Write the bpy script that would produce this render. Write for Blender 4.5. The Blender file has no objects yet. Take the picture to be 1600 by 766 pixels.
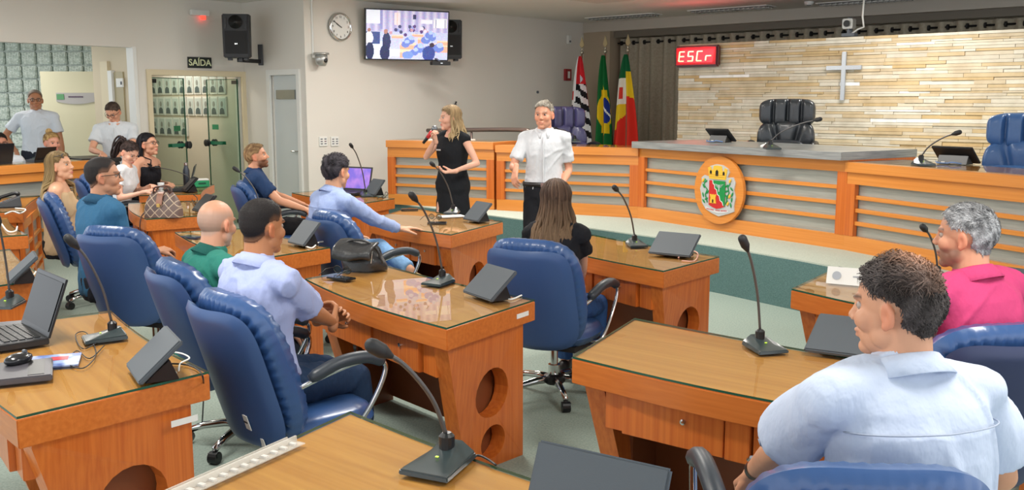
import bpy, bmesh, math, random
import numpy as np
from mathutils import Vector, Matrix, Quaternion
from mathutils.geometry import tessellate_polygon
random.seed(7); RNG=np.random.default_rng(7)
SC=bpy.context.scene; COL=SC.collection
PI=math.pi
# ------------------------------------------------------------------ camera, world, lights, exposure
H=1.68; FPX=1500.0; YH=160.0
PITCH=math.atan((383-YH)/FPX)
cam=bpy.data.cameras.new('camera'); cam.sensor_width=36; cam.lens=36*FPX/1600; cam.clip_start=0.05; cam.clip_end=100
camo=bpy.data.objects.new('camera',cam); COL.objects.link(camo)
camo.location=(0,0,H); camo.rotation_euler=(PI/2-PITCH,0,0); SC.camera=camo
w=bpy.data.worlds.new('world'); SC.world=w; w.use_nodes=True
w.node_tree.nodes['Background'].inputs[0].default_value=(0.90,0.95,1.0,1)
w.node_tree.nodes['Background'].inputs[1].default_value=2.0
SC.view_settings.view_transform='Standard'; SC.view_settings.look='None'; SC.view_settings.gamma=1
SC.view_settings.use_curve_mapping=False
SC.view_settings.exposure=-0.12
def area(x,y,z,sx,sy,power,color=(1,0.96,0.9),rot=(0,0,0)):
    l=bpy.data.lights.new('lamp_or_fill','AREA'); l.shape='RECTANGLE'; l.size=sx; l.size_y=sy; l.energy=power; l.color=color
    o=bpy.data.objects.new('lamp_or_fill',l); COL.objects.link(o); o.location=(x,y,z); o.rotation_euler=rot
    return o
def R(u,v,z=None):      # room axes -> world
    x=u*.7431+v*.6691; y=-u*.6691+v*.7431
    return (x,y) if z is None else (x,y,z)
RA=math.radians(-42)    # world angle of the room's u axis
for (u,v) in [(-6.6,1.4),(-3.2,1.2),(-0.2,2.8),(-8.9,3.6),(-4.6,4.3)]:
    x,y=R(u,v); area(x,y,2.93,1.2,0.35,70,rot=(0,0,RA))
for (u,v) in [(-3.9,10.3),(-7.9,8.1),(-0.6,9.8),(-7.2,6.9),(-4.2,6.6)]:  # mid-hall pair is unseen fill, added to brighten the far end
    x,y=R(u,v); area(x,y,2.93,1.2,0.3,60,rot=(0,0,RA))
for (u,v) in [(-13.6,4.6),(-12.9,6.6)]:
    x,y=R(u,v); area(x,y,2.6,0.8,0.8,30,rot=(0,0,RA))
def at(x,y,z):          # the point at height z seen at pixel x, y (world X, Y)
    a=(x-800)/FPX; b=(383-y)/FPX
    dy=math.cos(PITCH)+b*math.sin(PITCH); dz=-math.sin(PITCH)+b*math.cos(PITCH)
    t=(z-H)/dz
    return (a*t,dy*t)
def atY(x,y,Y):         # the point at distance Y seen at pixel x, y (world X, Y, Z)
    a=(x-800)/FPX; b=(383-y)/FPX
    dy=math.cos(PITCH)+b*math.sin(PITCH); dz=-math.sin(PITCH)+b*math.cos(PITCH)
    return (a*Y/dy, Y, H+dz*Y/dy)
# ------------------------------------------------------------------ object helpers
def link(o,parent=None):
    COL.objects.link(o)
    if parent is not None: o.parent=parent
    return o
def tag(o,label=None,cat=None,group=None,kind=None):
    if label: o['label']=label
    if cat: o['category']=cat
    if group: o['group']=group
    if kind: o['kind']=kind
    return o
def empty(name,loc=(0,0,0),rz=0,label=None,cat=None,group=None,rot=None):
    o=bpy.data.objects.new(name,None); o.empty_display_size=.1; COL.objects.link(o)
    o.location=loc; o.rotation_euler=rot if rot else (0,0,rz)
    return tag(o,label,cat,group)
class MB:
    def __init__(s): s.v=[]; s.f=[]; s.m=[]; s.mi=0
    def add(s,vs,fs):
        n=len(s.v); s.v.extend([tuple(p) for p in vs]); s.f.extend([tuple(i+n for i in f) for f in fs]); s.m.extend([s.mi]*len(fs)); return s
    def box(s,c,d,rot=None):
        hx,hy,hz=d[0]/2,d[1]/2,d[2]/2
        vs=[Vector((x,y,z)) for z in(-hz,hz) for y in(-hy,hy) for x in(-hx,hx)]
        if rot is not None: vs=[rot@v for v in vs]
        vs=[v+Vector(c) for v in vs]
        return s.add(vs,[(0,2,3,1),(4,5,7,6),(0,1,5,4),(2,6,7,3),(0,4,6,2),(1,3,7,5)])
    def bar(s,a,b,wd,hg):     # box along a->b
        a=Vector(a);b=Vector(b);d=(b-a);L=d.length;d.normalize()
        up=Vector((0,0,1)) if abs(d.z)<.95 else Vector((0,1,0))
        x=d.cross(up).normalized(); z=x.cross(d)
        rot=Matrix((x,d,z)).transposed()
        return s.box((a+b)/2,(wd,L,hg),rot)
    def prism(s,pts,z0,z1):
        n=len(pts); vs=[(p[0],p[1],z0) for p in pts]+[(p[0],p[1],z1) for p in pts]
        return s.add(vs,[tuple(range(n-1,-1,-1)),tuple(range(n,2*n))]+[(i,(i+1)%n,n+(i+1)%n,n+i) for i in range(n)])
    def hull(s,lo,hi):        # two rings of equal length
        n=len(lo); return s.add(list(lo)+list(hi),[tuple(range(n-1,-1,-1)),tuple(range(n,2*n))]+[(i,(i+1)%n,n+(i+1)%n,n+i) for i in range(n)])
    def tube(s,pts,r,n=8,cap=True,flat=1.0,flatdir=None):
        pts=[Vector(p) for p in pts]; k=len(pts)
        rs=[r]*k if isinstance(r,(int,float)) else r
        prev=None; rings=[]
        for i,p in enumerate(pts):
            t=(pts[min(i+1,k-1)]-pts[max(i-1,0)])
            if t.length<1e-9: t=Vector((0,0,1))
            t.normalize()
            if prev is None:
                a=Vector(flatdir) if flatdir is not None else (Vector((1,0,0)) if abs(t.x)<.9 else Vector((0,1,0)))
            else: a=prev
            x=(a-t*a.dot(t))
            if x.length<1e-6: x=t.orthogonal()
            x.normalize(); prev=x; y=t.cross(x)
            rings.append([p+(x*math.cos(2*PI*j/n)*flat+y*math.sin(2*PI*j/n))*rs[i] for j in range(n)])
        vs=[q for rg in rings for q in rg]; fs=[]
        for i in range(k-1):
            for j in range(n):
                j2=(j+1)%n; fs.append((i*n+j,i*n+j2,(i+1)*n+j2,(i+1)*n+j))
        if cap: fs.append(tuple(range(n-1,-1,-1))); fs.append(tuple((k-1)*n+j for j in range(n)))
        return s.add(vs,fs)
    def limb(s,pts,rs,n=14,seg=4):      # tapered chain with round ends
        P=[Vector(p) for p in pts]; Q=[];RR=[]
        for i in range(len(P)-1):
            for j in range(seg):
                t=j/seg; Q.append(P[i].lerp(P[i+1],t)); RR.append(rs[i]*(1-t)+rs[i+1]*t)
        Q.append(P[-1]); RR.append(rs[-1])
        d0=(Q[0]-Q[1]).normalized(); d1=(Q[-1]-Q[-2]).normalized()
        a=[];ar=[]
        for k in (85,60,35): a.append(Q[0]+d0*RR[0]*math.sin(math.radians(k))); ar.append(RR[0]*math.cos(math.radians(k)))
        b=[];br=[]
        for k in (35,60,85): b.append(Q[-1]+d1*RR[-1]*math.sin(math.radians(k))); br.append(RR[-1]*math.cos(math.radians(k)))
        return s.tube(a+Q+b,ar+RR+br,n)
    def ell(s,c,r,rot=None,n=16,m=10):
        vs=[];fs=[]
        for i in range(1,m):
            th=PI*i/m
            for j in range(n):
                ph=2*PI*j/n; v=Vector((r[0]*math.sin(th)*math.cos(ph),r[1]*math.sin(th)*math.sin(ph),r[2]*math.cos(th)))
                vs.append(v)
        vs.append(Vector((0,0,r[2]))); vs.append(Vector((0,0,-r[2])))
        if rot is not None: vs=[rot@v for v in vs]
        vs=[v+Vector(c) for v in vs]
        for i in range(m-2):
            for j in range(n): fs.append((i*n+j,(i+1)*n+j,(i+1)*n+(j+1)%n,i*n+(j+1)%n))
        T=len(vs)-2
        for j in range(n): fs.append((T,j,(j+1)%n)); fs.append((T+1,(m-2)*n+(j+1)%n,(m-2)*n+j))
        return s.add(vs,fs)
    def lathe(s,prof,n=20,c=(0,0,0),rot=None):   # prof: (r,z)
        vs=[];k=len(prof)
        for r,z in prof:
            for j in range(n):
                v=Vector((r*math.cos(2*PI*j/n),r*math.sin(2*PI*j/n),z))
                if rot is not None: v=rot@v
                vs.append(v+Vector(c))
        fs=[(i*n+j,i*n+(j+1)%n,(i+1)*n+(j+1)%n,(i+1)*n+j) for i in range(k-1) for j in range(n)]
        fs.append(tuple(range(n-1,-1,-1))); fs.append(tuple((k-1)*n+j for j in range(n)))
        return s.add(vs,fs)
    def grid(s,fn,nu,nv):
        vs=[fn(i/nu,j/nv) for j in range(nv+1) for i in range(nu+1)]
        return s.add(vs,[(j*(nu+1)+i,j*(nu+1)+i+1,(j+1)*(nu+1)+i+1,(j+1)*(nu+1)+i) for j in range(nv) for i in range(nu)])
    def holed(s,outer,holes,fmap,th):   # 2D outline with holes, fmap(p,depth)->3D
        loops=[outer]+holes; allp=[p for l in loops for p in l]; n=len(allp)
        tris=tessellate_polygon([[Vector((p[0],p[1],0)) for p in l] for l in loops])
        vs=[fmap(p,0) for p in allp]+[fmap(p,th) for p in allp]
        fs=[]
        for t in tris: fs.append((t[2],t[1],t[0])); fs.append((t[0]+n,t[1]+n,t[2]+n))
        o=0
        for l in loops:
            k=len(l)
            for i in range(k): a=o+i;b=o+(i+1)%k; fs.append((a,b,b+n,a+n))
            o+=k
        return s.add(vs,fs)
    def build(s,name,mat=None,parent=None,smooth=False,bevel=0,fix=True,angle=None):
        me=bpy.data.meshes.new(name); me.from_pydata([tuple(v) for v in s.v],[],s.f)
        mats=mat if isinstance(mat,(list,tuple)) else [mat]
        for m in mats:
            if m: me.materials.append(m)
        if len(mats)>1: me.polygons.foreach_set('material_index',s.m)
        if fix:
            bm=bmesh.new(); bm.from_mesh(me); bmesh.ops.recalc_face_normals(bm,faces=bm.faces)
            if bevel: bmesh.ops.bevel(bm,geom=[e for e in bm.edges if e.is_manifold and e.calc_face_angle(0)>.6],offset=bevel,segments=2,affect='EDGES',clamp_overlap=True)
            bm.to_mesh(me); bm.free()
        if smooth: me.polygons.foreach_set('use_smooth',[True]*len(me.polygons))
        if angle or (bevel and not smooth):
            me.polygons.foreach_set('use_smooth',[True]*len(me.polygons)); me.set_sharp_from_angle(angle=angle or .7)
        me.update(); o=bpy.data.objects.new(name,me); return link(o,parent)
def copy_tree(o,parent=None):
    c=o.copy(); COL.objects.link(c)
    if parent is not None: c.parent=parent
    for ch in CH.get(o.name,[]) if False else [x for x in o.children]: copy_tree(ch,c)
    return c
def bez(pts,n=16):   # catmull-rom through the points
    P=[Vector(p) for p in pts]; P=[P[0]*2-P[1]]+P+[P[-1]*2-P[-2]]; out=[]
    for i in range(1,len(P)-2):
        for j in range(n):
            t=j/n; a,b,c,d=P[i-1],P[i],P[i+1],P[i+2]
            out.append(.5*((2*b)+(c-a)*t+(2*a-5*b+4*c-d)*t*t+(-a+3*b-3*c+d)*t**3))
    out.append(P[-2]); return out
# ------------------------------------------------------------------ materials
def lin(c):
    return tuple(((x/255)/12.92 if x/255<=.04045 else ((x/255+.055)/1.055)**2.4) for x in c)
MATS={}
def mat(name,rgb,rough=.5,metal=0,spec=.5,coat=0,noise=None,bump=None,sub=0,emis=None,trans=0,alpha=1,coatrough=.1):
    if name in MATS: return MATS[name]
    m=bpy.data.materials.new(name); m.use_nodes=True; nt=m.node_tree; b=nt.nodes['Principled BSDF']
    c=lin(rgb)+(1,)
    b.inputs['Base Color'].default_value=c; b.inputs['Roughness'].default_value=rough; b.inputs['Metallic'].default_value=metal
    b.inputs['Specular IOR Level'].default_value=spec; b.inputs['Coat Weight'].default_value=coat; b.inputs['Coat Roughness'].default_value=coatrough
    b.inputs['Transmission Weight'].default_value=trans; b.inputs['Alpha'].default_value=alpha
    if emis: b.inputs['Emission Color'].default_value=lin(emis[0])+(1,); b.inputs['Emission Strength'].default_value=emis[1]
    tc=None
    def coords(scale):
        nonlocal tc
        if tc is None: tc=nt.nodes.new('ShaderNodeTexCoord')
        mp=nt.nodes.new('ShaderNodeMapping'); mp.inputs['Scale'].default_value=scale if isinstance(scale,tuple) else (scale,)*3
        nt.links.new(tc.outputs['Object'],mp.inputs[0]); return mp.outputs[0]
    if noise:      # (scale, rgb2, lo, hi, detail)
        sc,c2,lo,hi,det=noise
        n=nt.nodes.new('ShaderNodeTexNoise'); n.inputs['Scale'].default_value=1; n.inputs['Detail'].default_value=det
        nt.links.new(coords(sc),n.inputs['Vector'])
        r=nt.nodes.new('ShaderNodeValToRGB'); r.color_ramp.elements[0].position=lo; r.color_ramp.elements[1].position=hi
        r.color_ramp.elements[0].color=c; r.color_ramp.elements[1].color=lin(c2)+(1,)
        nt.links.new(n.outputs['Fac'],r.inputs[0]); nt.links.new(r.outputs[0],b.inputs['Base Color'])
    if bump:       # (scale, strength, dist)
        n=nt.nodes.new('ShaderNodeTexNoise'); n.inputs['Scale'].default_value=1; n.inputs['Detail'].default_value=4
        nt.links.new(coords(bump[0]),n.inputs['Vector'])
        bp=nt.nodes.new('ShaderNodeBump'); bp.inputs['Strength'].default_value=bump[1]; bp.inputs['Distance'].default_value=bump[2]
        nt.links.new(n.outputs['Fac'],bp.inputs['Height']); nt.links.new(bp.outputs[0],b.inputs['Normal'])
    MATS[name]=m; return m
def attr_mat(name,rough=.5,spec=.5,metal=0,emis=0,bump=None,sub=0):
    m=mat(name,(128,128,128),rough,metal,spec,bump=bump); nt=m.node_tree
    if not any(n.type=='ATTRIBUTE' for n in nt.nodes):
        a=nt.nodes.new('ShaderNodeAttribute'); a.attribute_name='Col'; b=nt.nodes['Principled BSDF']
        nt.links.new(a.outputs['Color'],b.inputs['Base Color'])
        if emis: nt.links.new(a.outputs['Color'],b.inputs['Emission Color']); b.inputs['Emission Strength'].default_value=emis
        if sub: b.inputs['Subsurface Weight'].default_value=sub; b.inputs['Subsurface Radius'].default_value=(.012,.005,.003); 
    return m
W_V=mat('wood_vertical',(212,116,46),.32,coat=.15,noise=((70,70,1.2),(194,96,34),.35,.68,5))
W_H=mat('wood_horizontal',(210,120,52),.3,coat=.2,noise=((1.2,60,60),(192,102,40),.3,.7,5))
W_T=mat('wood_top',(210,138,68),.55,spec=.2,noise=((1.4,45,45),(190,116,50),.3,.7,5))
W_C=mat('wood_counter',(226,148,70),.3,coat=.2,noise=((1.0,1.0,60),(212,130,54),.3,.7,5))
W_D=mat('wood_dark',(74,38,22),.5)
STEEL=mat('brushed_panel',(178,182,174),.38,metal=.25,noise=((4,4,90),(160,165,158),.3,.7,3))
STEEL2=mat('steel_top',(176,178,176),.28,metal=.4,noise=((4,4,90),(140,143,142),.3,.7,3))
CHROME=mat('chrome',(205,205,205),.12,metal=1)
BLK=mat('black_plastic',(22,22,24),.35)
BLKM=mat('black_matte',(30,30,32),.6)
GREY=mat('grey_plastic',(92,98,106),.45)
BLUE=mat('blue_leather',(50,82,132),.3,spec=.55,coat=.15,bump=((90,90,90),.15,.002))
BLUE_B=mat('blue_shell',(56,84,132),.4,spec=.5,bump=((160,160,160),.12,.001))
NAVY_B=mat('navy_shell',(42,50,84),.4)
WHITE=mat('white_paint',(226,226,222),.5)
PAPER=mat('paper',(232,232,228),.7)
TABL=mat('tablet_cover',(76,82,88),.55,bump=((300,300,300),.3,.001))
def glass_mat(name,tint,edge=None,fac=.06,rough=.0):
    if name in MATS: return MATS[name]
    m=bpy.data.materials.new(name); m.use_nodes=True; nt=m.node_tree; nt.nodes.clear()
    o=nt.nodes.new('ShaderNodeOutputMaterial'); t=nt.nodes.new('ShaderNodeBsdfTransparent'); g=nt.nodes.new('ShaderNodeBsdfGlossy')
    g.inputs['Roughness'].default_value=rough; t.inputs[0].default_value=lin(tint)+(1,)
    fr=nt.nodes.new('ShaderNodeFresnel'); fr.inputs[0].default_value=1.5
    mx=nt.nodes.new('ShaderNodeMixShader'); ge=nt.nodes.new('ShaderNodeNewGeometry'); mu=nt.nodes.new('ShaderNodeMath'); mu.operation='SUBTRACT'; mu.use_clamp=True
    nt.links.new(fr.outputs[0],mu.inputs[0]); nt.links.new(ge.outputs['Backfacing'],mu.inputs[1]); nt.links.new(mu.outputs[0],mx.inputs[0]); nt.links.new(t.outputs[0],mx.inputs[1]); nt.links.new(g.outputs[0],mx.inputs[2])
    nt.links.new(mx.outputs[0],o.inputs[0]); MATS[name]=m; return m
GLASS=glass_mat('table_glass',(246,252,248)); GLASS_E=mat('glass_edge',(38,84,66),.15)
GLASS_D=glass_mat('door_glass',(240,248,244))
def set_col(o,cols):    # per-vertex colours (linear rgb)
    me=o.data; a=me.color_attributes.new('Col','FLOAT_COLOR','POINT')
    arr=np.ones((len(me.vertices),4),dtype=np.float32); arr[:,:3]=cols; a.data.foreach_set('color',arr.ravel())
def set_face_col(o,cols):
    me=o.data; a=me.color_attributes.new('Col','FLOAT_COLOR','CORNER')
    tot=np.zeros(len(me.polygons),dtype=np.int32); me.polygons.foreach_get('loop_total',tot)
    arr=np.ones((len(me.loops),4),dtype=np.float32); arr[:,:3]=np.repeat(np.array(cols),tot,axis=0); a.data.foreach_set('color',arr.ravel())
def text_obj(name,body,size,m,parent,loc,rot,extrude=.001,bold=False,align='CENTER'):
    cu=bpy.data.curves.new(name,'FONT'); cu.body=body; cu.size=size; cu.align_x=align; cu.align_y='CENTER'; cu.extrude=extrude
    if bold: cu.offset=size*.018
    t=bpy.data.objects.new(name,cu); COL.objects.link(t)
    bpy.context.view_layer.update(); dg=bpy.context.evaluated_depsgraph_get()
    me=bpy.data.meshes.new_from_object(t.evaluated_get(dg)); bpy.data.objects.remove(t)
    me.materials.clear(); me.materials.append(m)
    o=bpy.data.objects.new(name,me); link(o,parent); o.location=loc; o.rotation_euler=rot; return o
# ------------------------------------------------------------------ the room
CEIL=3.0
UW=-10.17; UG=-11.55; VD=7.4; VB=13.1; VS=11.5; PZ=.42
WALL=mat('wall_paint',(222,218,210),.7,noise=((.7,.7,.7),(214,209,200),.3,.7,2))
WALL2=mat('beige_paint',(198,190,174),.7)
CEILM=mat('ceiling_paint',(224,222,216),.8)
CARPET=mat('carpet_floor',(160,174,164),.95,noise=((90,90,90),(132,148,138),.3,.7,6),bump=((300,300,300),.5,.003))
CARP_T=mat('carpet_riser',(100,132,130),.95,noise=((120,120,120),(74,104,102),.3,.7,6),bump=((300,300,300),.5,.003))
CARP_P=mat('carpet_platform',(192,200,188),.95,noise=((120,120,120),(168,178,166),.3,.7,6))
def rbox(name,u0,u1,v0,v1,z0,z1,m,parent=None,kind='structure'):
    b=MB(); b.prism([R(u0,v0),R(u1,v0),R(u1,v1),R(u0,v1)],z0,z1)
    o=b.build(name,m,parent)
    if parent is None and kind: o['kind']=kind
    return o
rbox('floor',-17,3.2,-3,14,-.1,0,CARPET)
rbox('ceiling',-17,3.2,-2.2,14,CEIL,CEIL+.1,CEILM)
rbox('wall_left',UW-.12,UW,VD,VB+.6,0,CEIL,WALL)
# door wall with its door opening
du0,du1=-10.93,-10.34
b=MB()
for (a,c,z0,z1) in ((UG-.05,du0,0,CEIL),(du1,UW-.12,0,CEIL),(du0,du1,2.03,CEIL)): b.prism([R(a,VD),R(c,VD),R(c,VD+.12),R(a,VD+.12)],z0,z1)
tag(b.build('wall_side',WALL),kind='structure')
b=MB(); 
for (a,c,z0,z1) in ((du0-.07,du0,0,2.10),(du1,du1+.06,0,2.10),(du0,du1,2.03,2.10)): b.prism([R(a,VD-.03),R(c,VD-.03),R(c,VD+.02),R(a,VD+.02)],z0,z1)
fr=b.build('trim_1',WHITE); fr['kind']='structure'
d=rbox('door_1',du0,du1,VD+.04,VD+.08,0,2.03,mat('door_white',(206,212,212),.45))
b=MB(); b.prism([R(-10.86,VD+.02),R(-10.45,VD+.02),R(-10.45,VD+.04),R(-10.86,VD+.04)],1.72,1.84); b.build('door_plaque',mat('plaque_silver',(150,152,148),.3,metal=.6),d)
b=MB(); x,y=R(-10.40,VD-.02); b.limb([R(-10.40,VD+.04,1.05),R(-10.40,VD-.02,1.05),R(-10.5,VD-.02,1.05)],[.01,.01,.01]); b.build('door_handle',CHROME,d,smooth=True)
# glass door wall: opening to the lobby (v<5.87), double glass door (6.07..7.36)
gv0,gv1,gz=6.05,7.34,2.02
b=MB()
for (a,c,z0,z1) in ((5.87,gv0,0,CEIL),(gv0,gv1,gz,CEIL),(gv1,VD+.12,0,CEIL),(-1.0,5.87,2.35,CEIL)): b.prism([R(UG-.15,a),R(UG,a),R(UG,c),R(UG-.15,c)],z0,z1)
tag(b.build('wall_entrance',WALL),kind='structure')
CREAM=mat('cream_frame',(214,200,168),.5)
b=MB()
for (a,c,z0,z1) in ((gv0-.06,gv0,0,gz+.07),(gv1,gv1+.06,0,gz+.07),(gv0,gv1,gz,gz+.07)): b.prism([R(UG-.02,a),R(UG+.03,a),R(UG+.03,c),R(UG-.02,c)],z0,z1)
tag(b.build('trim_2',CREAM),kind='structure')
def leaf(n,hinge,ang,L,side,lab):
    e=empty('door_%d'%n,(hinge[0],hinge[1],0),math.radians(ang)); e['kind']='structure'
    b=MB(); b.box((L/2,0,1.0),(L,.01,1.97)); b.build('glass_leaf',GLASS_D,e)
    b=MB()
    for x in (0.004,L-.004): b.box((x,0,1.0),(.012,.014,1.97))
    b.box((L/2,0,1.99),(L,.014,.01)); b.build('leaf_edge',GLASS_E,e)
    b=MB(); b.box((L-.05-.12,.03,1.12),(.30,.014,.045)); b.box((L-.05-.12,-.03,1.12),(.30,.014,.045)); b.build('push_bar',mat('green_bar',(40,110,84),.25),e)
    b=MB()
    for y in (-.085,-.045,.045,.085): b.ell((L-.04,y,1.12),(.045,.018,.05),n=12,m=8)
    b.limb([(L-.04,-.08,1.12),(L-.04,.08,1.12)],[.012,.012]); b.build('door_knob',BLKM,e,smooth=True)
    b=MB(); b.box((L-.16,.008,1.34),(.13,.004,.07)); b.build('door_sticker',mat('green_sticker',(40,130,90),.5),e)
    b=MB(); b.box((.05,0,1.95),(.1,.03,.05)); b.box((.05,0,.05),(.1,.03,.05)); b.build('hinge_plate',BLK,e)
leaf(2,R(UG-.06,gv0+.02),70,.64,1,'')
leaf(3,R(UG-.06,gv1-.02),146,.64,1,'')
# lobby and photo room
rbox('wall_photo_room',-15.6,UG-.15,VD,VD+.12,0,CEIL,WALL2)
rbox('wall_photo_end',-15.7,-15.6,5.0,VD+.12,0,CEIL,WALL)
rbox('wall_lobby_side',-12.7,UG-.15,5.85,5.95,0,CEIL,mat('lobby_beige',(206,192,166),.7))
b=MB(); b.prism([R(UG-.16,5.83),R(UG+.012,5.83),R(UG+.012,5.875),R(UG-.16,5.875)],0,2.36); tag(b.build('trim_3',WHITE),kind='structure')
# portraits
ang_d=math.radians(-42)
fm=mat('photo_frame',(206,208,200),.45); pm=mat('photo_print',(176,186,180),.6); sm_=mat('photo_suit',(70,84,84),.7); hm=mat('photo_face',(128,132,124),.7)
pf=None; cnt=0
ROWN=['top','middle','bottom']; ORD=['first','second','third','fourth','fifth','sixth','seventh','eighth','ninth','last']
for row in range(3):
    ncol=10 if row<2 else 5
    for c in range(ncol):
        u=-14.02+c*.213; z=1.93-row*.305
        x,y=R(u,VD-.012)
        if pf is None:
            pf=empty('framed_photo',(x,y,z),ang_d)
            tag(pf,'framed grey portrait photo behind the glass doors, top row, first from the left','photo','portrait photographs in rows behind the glass doors')
            b=MB(); b.box((0,0,0),(.19,.02,.27)); b.build('frame',fm,pf)
            b=MB(); b.box((0,-.012,0),(.15,.006,.225)); p=b.build('print',pm,pf)
            b=MB(); b.ell((0,-.016,.03),(.032,.004,.042),n=10,m=6); b.build('head_print',hm,p)
            b=MB(); b.hull([(-.06,-.0155,-.11),(.06,-.0155,-.11),(.05,-.0155,-.045),(.015,-.0155,-.02),(-.015,-.0155,-.02),(-.05,-.0155,-.045)],[(-.06,-.019,-.11),(.06,-.019,-.11),(.05,-.019,-.045),(.015,-.019,-.02),(-.015,-.019,-.02),(-.05,-.019,-.045)]); b.build('suit_print',sm_,p)
        else:
            o=copy_tree(pf); o.location=(x,y,z); o['label']='framed grey portrait photo behind the glass doors, %s row, %s from the left'%(ROWN[row],ORD[c] if c<9 else 'rightmost')
# lobby back wall of glass blocks
lob=MB(); LY=14.3
lob.box((-7.05,LY+.12,1.5),(2.9,.1,3.0)); lobw=lob.build('wall_lobby_back',mat('lobby_grout',(196,206,200),.7)); lobw['kind']='structure'
GB=mat('glass_block',(226,234,226),.12,spec=.8,bump=((22,22,22),.9,.05),noise=((30,30,30),(184,198,188),.35,.62,2))
b=MB(); b.box((0,0,0),(.19,.06,.165)); gbp=None
for i in range(12):
    for j in range(14):
        x=-8.0+i*.228; z=.12+j*.2
        if x>-5.7: continue
        if gbp is None: gbp=MB().box((0,0,0),(.205,.07,.18)).build('glass_block',GB,lobw,bevel=.012); o=gbp
        else: o=gbp.copy(); link(o,lobw)
        o.location=(x,LY+.05,z)
# open cream door leaf with plaque
dl=atY(122,113,13.4)
DL=mat('door_cream',(214,208,178),.5)
b=MB(); b.box((-6.05,13.4,1.05),(.86,.04,2.1)); dd=b.build('door_4',DL); dd['kind']='structure'
pl=MB(); n=10
pts=[(-.27,.07),(.27,.07),(.27,-.05)]+[(.27-.54*k/n,-.05-.035*math.sin(PI*k/n)) for k in range(1,n)]+[(-.27,-.05)]
pl.hull([(-6.0+p[0],13.36,1.74+p[1]) for p in pts],[(-6.0+p[0],13.378,1.74+p[1]) for p in pts]); po=pl.build('door_plaque',mat('plaque_lobby',(176,172,170),.35),dd)
b=MB(); b.box((-6.21,13.356,1.755),(.10,.006,.075)); b.build('plaque_emblem',mat('plaque_green',(90,150,100),.4),po)
b=MB(); b.box((-6.0,13.356,1.755),(.2,.006,.018)); b.build('plaque_text',mat('plaque_txt',(90,70,90),.4),po)
def lu(px):
    k=(px-800)/FPX; Y=5.85/(.7431+.6691*k); return .7431*k*Y-.6691*Y
rbox('trim_4',lu(171),lu(182),5.81,5.85,0,2.2,CREAM)
rbox('trim_5',lu(183),lu(189),5.80,5.85,0,2.08,WHITE)
rbox('door_5',lu(189),lu(203),5.83,5.85,0,2.06,mat('door_khaki',(170,158,124),.5))
o=rbox('notice_card',lu(194),lu(204),5.815,5.83,1.87,1.98,PAPER,kind=None); tag(o,'small white notice card on the khaki door edge in the lobby','notice')
rbox('card_mark',lu(201),lu(203),5.81,5.815,1.90,1.94,BLK,o)
b=MB(); b.bar((-5.50,12.9,1.5),(-5.62,15.0,1.5),.06,3.0); tag(b.build('wall_lobby_end',mat('lobby_beige',(206,192,166))),kind='structure')
# back wall, beam, side piece, curtain rail
rbox('wall_back',UW-.1,5,VB+.5,VB+.6,0,CEIL,mat('back_paint',(176,160,136),.7))
rbox('trim_6',UW,5,VB-.02,VB+.12,2.84,CEIL,mat('beam_paint',(196,188,176),.7))
rbox('trim_7',UW,-9.62,VB+.0,VB+.5,0,2.84,mat('pier_paint',(178,162,140),.7))
# platform with its curved riser
PC=R(-4.6,.2); 
arc=[(-10.17,8.1),(-8.8,7.95),(-7.5,7.85),(-6.0,7.72),(-5.0,7.60),(-4.2,7.45),(-3.4,7.25),(-2.6,6.98),(-1.8,6.65),(-1.0,6.25),(-.2,5.8),(.6,5.3),(1.4,4.8)]
arcw=[R(*p) for p in arc]
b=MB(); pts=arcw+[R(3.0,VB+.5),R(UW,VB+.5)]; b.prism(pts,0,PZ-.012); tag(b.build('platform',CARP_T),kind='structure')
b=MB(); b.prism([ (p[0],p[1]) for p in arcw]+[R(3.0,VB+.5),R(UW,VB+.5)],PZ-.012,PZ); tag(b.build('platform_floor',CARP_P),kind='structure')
# stone wall: long thin stones
ST=bpy.data.materials.new('split_stone'); ST.use_nodes=True; nt=ST.node_tree; bs=nt.nodes['Principled BSDF']; bs.inputs['Roughness'].default_value=.95; bs.inputs['Specular IOR Level'].default_value=.1
oi=nt.nodes.new('ShaderNodeObjectInfo'); ge=nt.nodes.new('ShaderNodeNewGeometry'); ad=nt.nodes.new('ShaderNodeMath'); ad.operation='ADD'
nt.links.new(oi.outputs['Random'],ad.inputs[0]); nt.links.new(ge.outputs['Random Per Island'],ad.inputs[1])
fr_=nt.nodes.new('ShaderNodeMath'); fr_.operation='FRACT'; nt.links.new(ad.outputs[0],fr_.inputs[0])
rp=nt.nodes.new('ShaderNodeValToRGB'); cr=rp.color_ramp
for p,c in ((0,(212,204,188)),(.3,(220,211,194)),(.6,(214,204,185)),(.85,(224,218,204)),(.95,(216,200,170)),(1,(206,178,132))):
    e=cr.elements[0] if p==0 else (cr.elements[1] if p==1 else cr.elements.new(p)); e.color=lin(c)+(1,)
nt.links.new(fr_.outputs[0],rp.inputs[0])
tcn=nt.nodes.new('ShaderNodeNewGeometry'); nz=nt.nodes.new('ShaderNodeTexNoise'); nz.inputs['Scale'].default_value=6; nz.inputs['Detail'].default_value=6
nt.links.new(tcn.outputs['Position'],nz.inputs['Vector'])
mx=nt.nodes.new('ShaderNodeMix'); mx.data_type='RGBA'; mx.blend_type='MULTIPLY'; mx.inputs[0].default_value=.5
r2=nt.nodes.new('ShaderNodeValToRGB'); r2.color_ramp.elements[0].position=.3; r2.color_ramp.elements[0].color=(.62,.58,.52,1); r2.color_ramp.elements[1].position=.6; r2.color_ramp.elements[1].color=(1,1,1,1)
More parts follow.
